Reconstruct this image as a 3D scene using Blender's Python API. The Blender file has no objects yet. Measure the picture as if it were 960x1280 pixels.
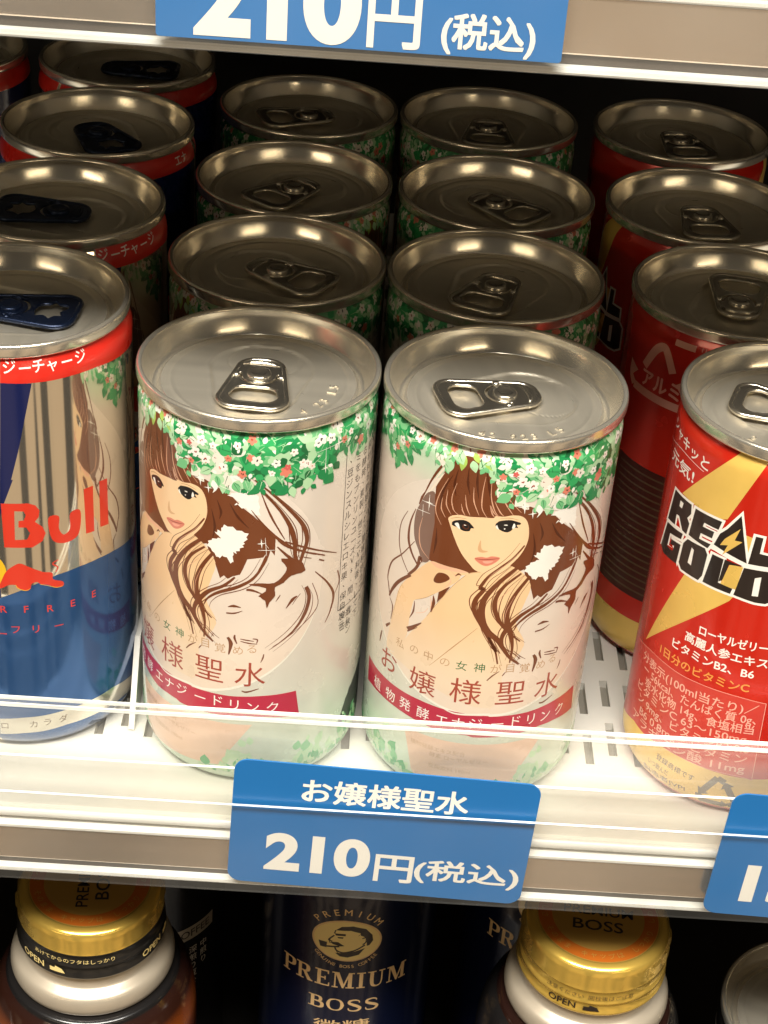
import bpy, bmesh, math, random
from mathutils import Vector, Matrix
from mathutils.geometry import tessellate_polygon
rnd = random.Random(7)
scene = bpy.context.scene
COL = scene.collection
pi = math.pi
MM = 0.001

# ------------------------------------------------------------------ camera
cam_d = bpy.data.cameras.new('camera'); cam = bpy.data.objects.new('camera', cam_d); COL.objects.link(cam)
R_, U_, F_ = Vector((.99780, .01963, .06364)), Vector((-.06400, .54512, .83591)), Vector((.01828, .83813, -.54516))
cam.matrix_world = Matrix(((R_.x, U_.x, -F_.x, .01205), (R_.y, U_.y, -F_.y, -.28227), (R_.z, U_.z, -F_.z, .27256), (0, 0, 0, 1)))
cam_d.sensor_fit = 'VERTICAL'; cam_d.sensor_height = 24; cam_d.sensor_width = 18
cam_d.lens = 2107.02 / 1280 * 24
cam_d.clip_start = .01; cam_d.clip_end = 50
scene.camera = cam

# ------------------------------------------------------------------ shop surroundings and lamps
world = bpy.data.worlds.new('World'); scene.world = world; world.use_nodes = True
wn = world.node_tree; wn.nodes.clear()
wo = wn.nodes.new('ShaderNodeOutputWorld'); wb = wn.nodes.new('ShaderNodeBackground')
tc = wn.nodes.new('ShaderNodeTexCoord'); sp = wn.nodes.new('ShaderNodeSeparateXYZ'); cr = wn.nodes.new('ShaderNodeValToRGB'); mr = wn.nodes.new('ShaderNodeMapRange')
mr.inputs['From Min'].default_value = -1; mr.inputs['From Max'].default_value = 1
wn.links.new(tc.outputs['Generated'], sp.inputs[0]); wn.links.new(sp.outputs['Z'], mr.inputs['Value']); wn.links.new(mr.outputs[0], cr.inputs[0])
e = cr.color_ramp.elements
e[0].position = .0; e[0].color = (.30, .20, .12, 1)
e[1].position = 1.0; e[1].color = (1.0, .95, .86, 1)
for p_, c_ in ((.42, (.34, .23, .14, 1)), (.52, (.36, .29, .22, 1)), (.66, (.75, .68, .58, 1))):
    q = e.new(p_); q.color = c_
# the lit aisle opposite: upright bright and dark bands round the horizon, in front of the shelf only
def wmath(op, a, b=None, c=None):
    n = wn.nodes.new('ShaderNodeMath'); n.operation = op
    for i, x in enumerate((a, b, c)):
        if x is None: continue
        if hasattr(x, 'links'): wn.links.new(x, n.inputs[i])
        else: n.inputs[i].default_value = x
    return n.outputs[0]
az = wmath('ARCTAN2', sp.outputs['X'], wmath('MULTIPLY', sp.outputs['Y'], -1.0))
cb = wn.nodes.new('ShaderNodeCombineXYZ'); wn.links.new(wmath('MULTIPLY', az, 3.2), cb.inputs[0]); wn.links.new(wmath('MULTIPLY', sp.outputs['Z'], .5), cb.inputs[1])
wz = wn.nodes.new('ShaderNodeTexNoise'); wz.inputs['Scale'].default_value = 2.2; wz.inputs['Detail'].default_value = 3; wn.links.new(cb.outputs[0], wz.inputs['Vector'])
band = wn.nodes.new('ShaderNodeMapRange'); band.interpolation_type = 'SMOOTHSTEP'; band.inputs['From Min'].default_value = .46; band.inputs['From Max'].default_value = .52; wn.links.new(wz.outputs['Fac'], band.inputs['Value'])
front = wn.nodes.new('ShaderNodeMapRange'); front.interpolation_type = 'SMOOTHSTEP'; front.inputs['From Min'].default_value = .05; front.inputs['From Max'].default_value = .5; wn.links.new(wmath('MULTIPLY', sp.outputs['Y'], -1.0), front.inputs['Value'])
lowm = wn.nodes.new('ShaderNodeMapRange'); lowm.interpolation_type = 'SMOOTHSTEP'; lowm.inputs['From Min'].default_value = -.85; lowm.inputs['From Max'].default_value = -.70; wn.links.new(sp.outputs['Z'], lowm.inputs['Value'])
him = wn.nodes.new('ShaderNodeMapRange'); him.interpolation_type = 'SMOOTHSTEP'; him.inputs['From Min'].default_value = .02; him.inputs['From Max'].default_value = -.18; wn.links.new(sp.outputs['Z'], him.inputs['Value'])
amt = wmath('MULTIPLY', wmath('MULTIPLY', band.outputs[0], front.outputs[0]), wmath('MULTIPLY', lowm.outputs[0], him.outputs[0]))
wmix = wn.nodes.new('ShaderNodeMix'); wmix.data_type = 'RGBA'; wn.links.new(amt, wmix.inputs[0]); wn.links.new(cr.outputs[0], wmix.inputs[6]); wmix.inputs[7].default_value = (8.0, 5.8, 3.6, 1)
wn.links.new(wmix.outputs[2], wb.inputs[0]); wb.inputs[1].default_value = .066
wn.links.new(wb.outputs[0], wo.inputs[0])

def lamp(name, loc, target, sx, sy, watt, color):
    d = bpy.data.lights.new(name, 'AREA'); d.shape = 'RECTANGLE'; d.size = sx; d.size_y = sy; d.energy = watt; d.color = color
    o = bpy.data.objects.new(name, d); COL.objects.link(o); o.location = loc
    o.rotation_euler = (Vector(target) - Vector(loc)).to_track_quat('-Z', 'Y').to_euler()
lamp('ceiling_lamp', (.05, -.62, 1.25), (.02, .03, .05), 1.3, .22, 40, (1.0, .955, .87))
lamp('ceiling_lamp', (-.35, -.92, 1.8), (.02, .03, .05), 1.3, .22, 34, (1.0, .94, .84))
lamp('ceiling_lamp', (2.6, -3.9, 1.75), (.02, .1, .1), 2.2, .20, 12, (1.0, .80, .52))
lamp('ceiling_lamp', (-2.7, -4.0, 1.8), (.02, .1, .1), 2.2, .20, 14, (1.0, .80, .52))

scene.view_settings.view_transform = 'Standard'; scene.view_settings.look = 'None'
scene.view_settings.exposure = 0.0; scene.view_settings.gamma = 1.0
scene.cycles.max_bounces = 10; scene.cycles.transparent_max_bounces = 16; scene.cycles.sample_clamp_indirect = 4.0
scene.cycles.use_denoising = True

# ------------------------------------------------------------------ materials
MATS = {}
def pm(name, color, metal=0.0, rough=.4, coat=0.0, spec=.5, noise=0.0, nscale=60., bump=0.0, stretch=(1, 1, 1), emit=None):
    m = bpy.data.materials.new(name); m.use_nodes = True
    nt = m.node_tree; b = nt.nodes['Principled BSDF']
    b.inputs['Base Color'].default_value = (*color, 1); b.inputs['Metallic'].default_value = metal
    b.inputs['Roughness'].default_value = rough; b.inputs['Coat Weight'].default_value = coat; b.inputs['Coat Roughness'].default_value = .12
    b.inputs['Specular IOR Level'].default_value = spec
    if noise or bump:
        t = nt.nodes.new('ShaderNodeTexCoord'); mp = nt.nodes.new('ShaderNodeMapping'); n = nt.nodes.new('ShaderNodeTexNoise')
        mp.inputs['Scale'].default_value = stretch
        n.inputs['Scale'].default_value = nscale; n.inputs['Detail'].default_value = 4
        nt.links.new(t.outputs['Object'], mp.inputs[0]); nt.links.new(mp.outputs[0], n.inputs['Vector'])
        if noise:
            r = nt.nodes.new('ShaderNodeMapRange'); r.inputs['From Min'].default_value = .3; r.inputs['From Max'].default_value = .7
            r.inputs['To Min'].default_value = max(.02, rough - noise); r.inputs['To Max'].default_value = rough + noise
            nt.links.new(n.outputs['Fac'], r.inputs['Value']); nt.links.new(r.outputs[0], b.inputs['Roughness'])
            hs = nt.nodes.new('ShaderNodeHueSaturation'); hs.inputs['Color'].default_value = (*color, 1)
            v = nt.nodes.new('ShaderNodeMapRange'); v.inputs['From Min'].default_value = .3; v.inputs['From Max'].default_value = .7
            v.inputs['To Min'].default_value = 1 - noise; v.inputs['To Max'].default_value = 1 + noise * .6
            nt.links.new(n.outputs['Fac'], v.inputs['Value']); nt.links.new(v.outputs[0], hs.inputs['Value']); nt.links.new(hs.outputs[0], b.inputs['Base Color'])
        if bump:
            bp = nt.nodes.new('ShaderNodeBump'); bp.inputs['Strength'].default_value = bump; bp.inputs['Distance'].default_value = .0004
            nt.links.new(n.outputs['Fac'], bp.inputs['Height']); nt.links.new(bp.outputs[0], b.inputs['Normal'])
    MATS[name] = m
    return m
def ramp_z(m, stops, scale=10):
    nt = m.node_tree; b = nt.nodes['Principled BSDF']
    t = nt.nodes.new('ShaderNodeTexCoord'); s = nt.nodes.new('ShaderNodeSeparateXYZ'); r = nt.nodes.new('ShaderNodeValToRGB'); k = nt.nodes.new('ShaderNodeMath')
    k.operation = 'MULTIPLY'; k.inputs[1].default_value = scale
    nt.links.new(t.outputs['Object'], s.inputs[0]); nt.links.new(s.outputs['Z'], k.inputs[0]); nt.links.new(k.outputs[0], r.inputs[0])
    el = r.color_ramp.elements
    for i, (p, c) in enumerate(stops):
        q = el[i] if i < 2 else el.new(p)
        q.position = p; q.color = (*c, 1)
    # a faint cloudy variation of the print
    n = nt.nodes.new('ShaderNodeTexNoise'); n.inputs['Scale'].default_value = 70
    h = nt.nodes.new('ShaderNodeHueSaturation'); v = nt.nodes.new('ShaderNodeMapRange'); v.inputs['To Min'].default_value = .9; v.inputs['To Max'].default_value = 1.08
    nt.links.new(t.outputs['Object'], n.inputs['Vector']); nt.links.new(n.outputs['Fac'], v.inputs['Value']); nt.links.new(v.outputs[0], h.inputs['Value'])
    nt.links.new(r.outputs[0], h.inputs['Color']); nt.links.new(h.outputs[0], b.inputs['Base Color'])
def ink(name, color, metal=.0, rough=.3, coat=.35): return pm(name, color, metal, rough, coat, noise=.04, nscale=120)

ink('canwhite', (.72, .66, .58), .10, .26, .4)
ramp_z(MATS['canwhite'], [(0.0, (.50, .68, .50)), (1.0, (.42, .70, .45)), (.10, (.54, .64, .51)), (.30, (.63, .60, .50)), (.45, (.66, .58, .49)), (.84, (.70, .61, .52)), (.93, (.50, .68, .46))])
ink('peach', (.72, .58, .45)); ramp_z(MATS['peach'], [(.0, (.70, .60, .47)), (1.0, (.70, .61, .52)), (.35, (.70, .57, .45)), (.52, (.69, .58, .48)), (.68, (.685, .595, .505))])
ink('skin', (.76, .50, .27)); ramp_z(MATS['skin'], [(.0, (.70, .60, .47)), (1.0, (.78, .52, .29)), (.36, (.71, .55, .39)), (.54, (.77, .51, .28))])
for n_, c_ in dict(face=(.79, .54, .31), skinsh=(.62, .36, .18), skinpink=(.76, .42, .27), skinline=(.40, .22, .10), lip=(.62, .20, .13), lippale=(.74, .34, .24), lipdark=(.30, .06, .04),
                   hair=(.150, .042, .014), hairlite=(.60, .32, .20), hairdk=(.075, .018, .006), mauve=(.20, .115, .085), cream=(.76, .64, .50), white=(.82, .78, .70), pale=(.74, .69, .58),
                   black=(.012, .010, .010), iris=(.085, .022, .008), redbrown=(.32, .055, .03), tan=(.46, .28, .15), leafa=(.012, .22, .065), leafb=(.03, .34, .10), leafc=(.16, .46, .20), leafd=(.008, .12, .035),
                   leafe=(.34, .50, .10), leaff=(.40, .62, .36), coral=(.66, .20, .13), rose=(.58, .10, .09), crimson=(.44, .028, .055), pinkpanel=(.70, .47, .34), ink=(.018, .012, .010), inkfaint=(.10, .06, .03),
                   red=(.62, .022, .012), redbox=(.54, .045, .030), pinkline=(.80, .42, .32), orange=(.74, .30, .06)).items(): ink(n_, c_)
ink('canred', (.60, .020, .008), .25, .24, .5)
pm('darkred', (.06, .010, .006), 0, .4)
pm('gold', (.80, .52, .12), .22, .30, .3, noise=.08, nscale=90)
pm('silver', (.74, .70, .62), 1, .16, .2, noise=.03, nscale=60)
pm('canblank', (.84, .76, .62), .93, .07, .0)
pm('bluemetal', (.032, .105, .28), .6, .13, .4)
pm('navy', (.006, .012, .075), .2, .2, .4)
pm('redp', (.62, .035, .015), .1, .28, .4)
pm('yellow', (.80, .48, .02), .2, .28, .4)
pm('lidmetal', (.75, .69, .57), .80, .32, noise=.05, nscale=260, stretch=(1, .03, 1))
pm('rimmetal', (.82, .76, .64), .86, .20, noise=.05, nscale=50)
pm('tabmetal', (.70, .65, .55), .97, .22, noise=.05, nscale=80)
pm('tabblue', (.012, .022, .055), .7, .24, .2, noise=.05, nscale=80)
pm('shelfwhite', (.64, .62, .57), 0, .42, noise=.05, nscale=30)
pm('slotdark', (.02, .018, .015), 0, .7)
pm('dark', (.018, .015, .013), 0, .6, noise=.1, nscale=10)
pm('undershelf', (.26, .24, .20), 0, .5, noise=.05, nscale=8)
pm('railmetal', (.70, .58, .47), .85, .20, noise=.03, nscale=25, stretch=(1, 1, 40), bump=.06)
pm('railgrey', (.30, .29, .27), .3, .35)
pm('raildark', (.05, .035, .025), 0, .4)
pm('railshine', (.82, .80, .75), .0, .3, noise=.05, nscale=30)  # white diffuse colour holds the lamp reflection on lip and rail edge
pm('cardblue', (.010, .15, .42), 0, .34, .1, noise=.05, nscale=25)
pm('cardwhite', (.84, .80, .72), 0, .45)
pm('cardedge', (.45, .60, .75), 0, .4)
pm('capgold', (.90, .60, .12), .7, .22, noise=.06, nscale=60)
pm('capblack', (.012, .011, .010), .0, .28, .3)
pm('caporange', (.55, .14, .015), .3, .32)
pm('captan', (.62, .36, .08), .6, .34)
pm('neckwhite', (.50, .43, .33), .45, .33, .2, noise=.05, nscale=40)
pm('bottlebrown', (.10, .018, .006), .15, .14, .8)
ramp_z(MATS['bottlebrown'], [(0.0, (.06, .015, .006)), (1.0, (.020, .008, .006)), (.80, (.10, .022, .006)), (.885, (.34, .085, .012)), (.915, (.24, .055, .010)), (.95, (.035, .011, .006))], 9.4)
pm('bottlenavy', (.006, .010, .036), .2, .22, .4)
pm('bottleblack', (.010, .009, .009), .1, .25, .4)
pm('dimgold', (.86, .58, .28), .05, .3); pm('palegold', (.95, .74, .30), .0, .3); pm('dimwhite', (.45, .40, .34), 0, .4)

def plastic(name, tint, haze, gloss, hazecol=(.9, .88, .82)):
    m = bpy.data.materials.new(name); m.use_nodes = True; nt = m.node_tree; nt.nodes.clear()
    o = nt.nodes.new('ShaderNodeOutputMaterial'); tr = nt.nodes.new('ShaderNodeBsdfTransparent'); tr.inputs[0].default_value = (*tint, 1)
    df = nt.nodes.new('ShaderNodeBsdfDiffuse'); df.inputs[0].default_value = (*hazecol, 1)
    gl = nt.nodes.new('ShaderNodeBsdfGlossy'); gl.inputs['Roughness'].default_value = .08
    fr = nt.nodes.new('ShaderNodeFresnel'); fr.inputs[0].default_value = 1.4
    tcn = nt.nodes.new('ShaderNodeTexCoord'); nz = nt.nodes.new('ShaderNodeTexNoise'); nz.inputs['Scale'].default_value = 22; nz.inputs['Detail'].default_value = 6
    mp = nt.nodes.new('ShaderNodeMapRange'); mp.inputs['From Min'].default_value = .3; mp.inputs['From Max'].default_value = .72; mp.inputs['To Min'].default_value = haze * .45; mp.inputs['To Max'].default_value = haze * 1.7
    nt.links.new(tcn.outputs['Object'], nz.inputs['Vector']); nt.links.new(nz.outputs['Fac'], mp.inputs['Value'])
    m1 = nt.nodes.new('ShaderNodeMixShader'); m2 = nt.nodes.new('ShaderNodeMixShader')
    nt.links.new(mp.outputs[0], m1.inputs[0]); nt.links.new(tr.outputs[0], m1.inputs[1]); nt.links.new(df.outputs[0], m1.inputs[2])
    k = nt.nodes.new('ShaderNodeMath'); k.operation = 'MULTIPLY'; k.inputs[1].default_value = gloss
    ge = nt.nodes.new('ShaderNodeNewGeometry'); inv = nt.nodes.new('ShaderNodeMath'); inv.operation = 'SUBTRACT'; inv.inputs[0].default_value = 1; nt.links.new(ge.outputs['Backfacing'], inv.inputs[1])
    k2 = nt.nodes.new('ShaderNodeMath'); k2.operation = 'MULTIPLY'; nt.links.new(inv.outputs[0], k2.inputs[1]); nt.links.new(k.outputs[0], k2.inputs[0])
    nt.links.new(fr.outputs[0], k.inputs[0]); nt.links.new(k2.outputs[0], m2.inputs[0]); nt.links.new(m1.outputs[0], m2.inputs[1]); nt.links.new(gl.outputs[0], m2.inputs[2])
    nt.links.new(m2.outputs[0], o.inputs[0]); MATS[name] = m
plastic('clearplastic', (.97, .97, .95), .10, 1.1)
plastic('clearfilm', (.985, .985, .98), .018, .8)
plastic('clearedge', (.95, .95, .93), .75, 1.5, (.95, .95, .90))

# ------------------------------------------------------------------ object helpers
def link(o, parent=None):
    COL.objects.link(o)
    if parent is not None: o.parent = parent
    return o
def tag(o, label, cat, group=None):
    o['label'] = label; o['category'] = cat
    if group: o['group'] = group
    return o
def thing(name, label, cat, loc=(0, 0, 0), rotz=0, group=None):
    o = link(bpy.data.objects.new(name, None)); o.empty_display_size = .02
    o.location = loc; o.rotation_euler = (0, 0, rotz)
    return tag(o, label, cat, group)
class MB:
    """collects verts, faces and materials for one mesh; normals optional"""
    def __init__(s): s.v = []; s.f = []; s.m = []; s.mats = []; s.n = []; s.smooth = True
    def mi(s, name):
        if name not in s.mats: s.mats.append(name)
        return s.mats.index(name)
    def add(s, verts, faces, mat, normals=None):
        o = len(s.v); s.v += [tuple(p) for p in verts]; k = s.mi(mat)
        for f in faces: s.f.append(tuple(i + o for i in f)); s.m.append(k)
        s.n += [tuple(p) for p in normals] if normals else [None] * len(verts)
    def box(s, x0, x1, y0, y1, z0, z1, mat, top=None):
        v = [(x, y, z) for z in (z0, z1) for y in (y0, y1) for x in (x0, x1)]
        s.add(v, [(0, 2, 3, 1), (0, 1, 5, 4), (1, 3, 7, 5), (3, 2, 6, 7), (2, 0, 4, 6)], mat); s.add(v, [(4, 5, 7, 6)], top or mat)
    def lathe(s, prof, mat, seg=96, center=(0, 0, 0), sub=1, close=True):
        """prof: (r, z) in metres from outside-bottom round to the top"""
        n = len(prof); V = []; N = []
        for i, (r, z) in enumerate(prof):
            a = prof[max(0, i - 1)]; b = prof[min(n - 1, i + 1)]
            t = Vector((b[0] - a[0], b[1] - a[1])); t = t.normalized() if t.length else Vector((0, 1))
            for j in range(seg):
                th = 2 * pi * j / seg
                V.append((center[0] + r * math.sin(th), center[1] - r * math.cos(th), center[2] + z))
                N.append((t.y * math.sin(th), -t.y * math.cos(th), -t.x))
        F = []
        for i in range(n - 1):
            for j in range(seg):
                k = (j + 1) % seg
                F.append((i * seg + j, i * seg + k, (i + 1) * seg + k, (i + 1) * seg + j))
        s.add(V, F, mat, N)
    def build(s, name, parent=None, flat=False):
        me = bpy.data.meshes.new(name); me.from_pydata(s.v, [], s.f); me.update()
        for k in s.mats: me.materials.append(MATS[k])
        me.polygons.foreach_set('material_index', s.m)
        me.polygons.foreach_set('use_smooth', [not flat] * len(s.f)); me.update()
        if not flat and all(q is not None for q in s.n): me.normals_split_custom_set_from_vertices(s.n)
        return link(bpy.data.objects.new(name, me), parent)
def bevel_obj(o, w=.0004, seg=2):
    m = o.modifiers.new('bevel', 'BEVEL'); m.width = w; m.segments = seg; m.limit_method = 'ANGLE'; return o
def smooth_prof(pts, k=4):
    """Catmull-Rom through profile points"""
    out = []
    n = len(pts)
    for i in range(n - 1):
        p0, p1, p2, p3 = pts[max(0, i - 1)], pts[i], pts[i + 1], pts[min(n - 1, i + 2)]
        for j in range(k):
            t = j / k
            out.append(tuple(.5 * (2 * p1[q] + (p2[q] - p0[q]) * t + (2 * p0[q] - 5 * p1[q] + 4 * p2[q] - p3[q]) * t * t + (3 * p1[q] - p0[q] - 3 * p2[q] + p3[q]) * t ** 3) for q in (0, 1)))
    out.append(tuple(pts[-1][:2])); return out
def smooth_loop(pts, k=4):
    n = len(pts); out = []
    for i in range(n):
        p0, p1, p2, p3 = pts[i - 1], pts[i], pts[(i + 1) % n], pts[(i + 2) % n]
        for j in range(k):
            t = j / k
            out.append(tuple(.5 * (2 * p1[q] + (p2[q] - p0[q]) * t + (2 * p0[q] - 5 * p1[q] + 4 * p2[q] - p3[q]) * t * t + (3 * p1[q] - p0[q] - 3 * p2[q] + p3[q]) * t ** 3) for q in (0, 1)))
    return out
# lettering: outlines of the built-in typeface, normalised to an em of 1
_txt = {}
def text_mesh(s, bold=0.0):
    key = (s, bold)
    if key in _txt: return _txt[key]
    c = bpy.data.curves.new('lettering', 'FONT'); c.body = s; c.resolution_u = 10 if bold > .015 else 3; c.offset = bold
    o = bpy.data.objects.new('lettering', c); COL.objects.link(o); bpy.context.view_layer.update()
    me = bpy.data.meshes.new_from_object(o.evaluated_get(bpy.context.evaluated_depsgraph_get()))
    v = [(p.co.x, p.co.y) for p in me.vertices]; f = [tuple(p.vertices) for p in me.polygons]
    bpy.data.objects.remove(o); bpy.data.curves.remove(c); bpy.data.meshes.remove(me)
    if not v: v = [(0, 0)]
    bb = (min(p[0] for p in v), max(p[0] for p in v), min(p[1] for p in v), max(p[1] for p in v))
    _txt[key] = (v, f, bb); return _txt[key]

# ------------------------------------------------------------------ printed labels on cans
SEG = 110
class Print:
    """flat artwork (u along the circumference, v up, in mm) laid on a can body"""
    def __init__(s, R): s.R = R; s.it = []; s.lim = pi * R * .999
    def face(s, layer, mat, verts, faces): s.it.append((layer, len(s.it), mat, verts, faces))
    def poly(s, layer, mat, loops):
        flat = [p for l in loops for p in l]
        tri = tessellate_polygon([[Vector((p[0], p[1], 0)) for p in l] for l in loops])
        s.face(layer, mat, flat, [tuple(t) for t in tri])
    def ell(s, layer, mat, c, rx, ry, n=28): s.poly(layer, mat, [[(c[0] + rx * math.cos(2 * pi * i / n), c[1] + ry * math.sin(2 * pi * i / n)) for i in range(n)]])
    def stroke(s, layer, mat, pts, w):
        n = len(pts); P = []
        if n > 2:
            P = smooth_prof(pts, 6)
        else: P = [tuple(pts[0]), tuple(((pts[0][0] + pts[1][0]) / 2, (pts[0][1] + pts[1][1]) / 2)), tuple(pts[1])]
        m = len(P); V = []; F = []
        for i, p in enumerate(P):
            a, b = P[max(0, i - 1)], P[min(m - 1, i + 1)]
            d = Vector((b[0] - a[0], b[1] - a[1]));
            d = d.normalized() if d.length > 1e-9 else Vector((1, 0))
            t = i / (m - 1) * (len(w) - 1); k = min(int(t), len(w) - 2); ww = (w[k] + (w[k + 1] - w[k]) * (t - k)) / 2
            V += [(p[0] - d.y * ww, p[1] + d.x * ww), (p[0] + d.y * ww, p[1] - d.x * ww)]
            if i: F.append((2 * i - 2, 2 * i - 1, 2 * i + 1, 2 * i))
        s.face(layer, mat, V, F)
    def text(s, layer, mat, t, c, size, rot=0, bold=0, align='c', sx=None):
        if bold:
            b = bold * size * .9
            for dx, dy in ((-b, 0), (b, 0), (0, b), (0, -b)): s.text(layer, mat, t, (c[0] + dx, c[1] + dy), size, rot, 0, align, sx)
            return
        v, f, bb = text_mesh(t, bold)
        k = size; cx, cy = ((bb[0] + bb[1]) / 2, (bb[2] + bb[3]) / 2)
        if align == 'l': cx, cy = bb[0], .36
        if align == 'a': cx, cy = (bb[0] + bb[1]) / 2, 0
        ca, sa = math.cos(rot), math.sin(rot); out = []
        for x, y in v:
            x, y = (x - cx) * k * (sx or 1), (y - cy) * k
            out.append((c[0] + x * ca - y * sa, c[1] + x * sa + y * ca))
        s.face(layer, mat, out, f)
    def lay(s, mb, rad, vs, step, lift=.02, gap=.0016):
        """wrap everything on the body: rad(v) mm -> radius mm; vs = heights where the body bends"""
        bm = bmesh.new(); names = []; grid = {}
        for k, (layer, i, mat, V, F) in enumerate(sorted(s.it, key=lambda a: (a[0], a[1]))):
            if mat not in names: names.append(mat)
            us_ = [p[0] for p in V]; ws_ = [p[1] for p in V]; b0 = (min(us_), max(us_), min(ws_), max(ws_)); lev = 0
            keys = [(i_, j_) for i_ in range(int(b0[0] // 4), int(b0[1] // 4) + 1) for j_ in range(int(b0[2] // 4), int(b0[3] // 4) + 1)]
            for q_ in keys:
                for c0, c1, c2, c3, cl in grid.get(q_, ()):
                    if cl >= lev and c0 < b0[1] and c1 > b0[0] and c2 < b0[3] and c3 > b0[2]: lev = cl + 1
            for q_ in keys: grid.setdefault(q_, []).append((*b0, lev))
            h = lift + gap * lev; bv = [bm.verts.new((p[0], p[1], h)) for p in V]; mi = names.index(mat)
            for f in F:
                if len(set(f)) < 3: continue
                a = sum(V[f[j]][0] * V[f[(j + 1) % len(f)]][1] - V[f[(j + 1) % len(f)]][0] * V[f[j]][1] for j in range(len(f)))
                if abs(a) < 1e-7: continue
                try: q = bm.faces.new([bv[j] for j in (f if a > 0 else f[::-1])]); q.material_index = mi
                except ValueError: pass
        us = [p.co.x for p in bm.verts]
        for k in range(int(math.floor(min(us) / step)), int(math.ceil(max(us) / step)) + 1):
            bmesh.ops.bisect_plane(bm, geom=bm.verts[:] + bm.edges[:] + bm.faces[:], dist=1e-6, plane_co=(k * step, 0, 0), plane_no=(1, 0, 0))
        for v in vs:
            bmesh.ops.bisect_plane(bm, geom=bm.verts[:] + bm.edges[:] + bm.faces[:], dist=1e-6, plane_co=(0, v, 0), plane_no=(0, 1, 0))
        if vs: bmesh.ops.bisect_plane(bm, geom=bm.verts[:] + bm.edges[:] + bm.faces[:], dist=1e-6, plane_co=(0, max(vs) + .55, 0), plane_no=(0, 1, 0), clear_outer=True); bmesh.ops.bisect_plane(bm, geom=bm.verts[:] + bm.edges[:] + bm.faces[:], dist=1e-6, plane_co=(0, min(vs) - 3.5, 0), plane_no=(0, 1, 0), clear_inner=True)
        dth = step / s.R
        bm.verts.index_update(); vs_, ns = [], []
        for p in bm.verts:
            u, v, h = p.co; r = (rad(v) + h); t = u / step; k = math.floor(t + 1e-7); fr = t - k
            a0, a1 = k * dth, (k + 1) * dth
            x = r * (math.sin(a0) * (1 - fr) + math.sin(a1) * fr); y = -r * (math.cos(a0) * (1 - fr) + math.cos(a1) * fr)
            vs_.append((x * MM, y * MM, v * MM)); sl = (rad(v + .2) - rad(v - .2)) / .4
            n = Vector((math.sin(u / s.R), -math.cos(u / s.R), -sl)).normalized(); ns.append(n)
        o = len(mb.v); mb.v += vs_; mb.n += [tuple(n) for n in ns]; ids = [mb.mi(n) for n in names]
        for f in bm.faces: mb.f.append(tuple(v.index + o for v in f.verts)); mb.m.append(ids[f.material_index])
        bm.free()
def offset_loop(L, d):
    n = len(L); A = sum(L[i][0] * L[(i + 1) % n][1] - L[(i + 1) % n][0] * L[i][1] for i in range(n)); sg = 1 if A > 0 else -1; out = []
    for i in range(n):
        p, q, r = Vector(L[i - 1]), Vector(L[i]), Vector(L[(i + 1) % n])
        a = (q - p).normalized(); b = (r - q).normalized(); na = Vector((a.y, -a.x)) * sg; nb = Vector((b.y, -b.x)) * sg
        m = (na + nb); m = m.normalized() if m.length > 1e-6 else na
        k = d / max(.45, m.dot(na)); out.append((q.x + m.x * k, q.y + m.y * k))
    return out
def mm(L): return [(a / 100, b / 100) for a, b in L]
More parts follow.
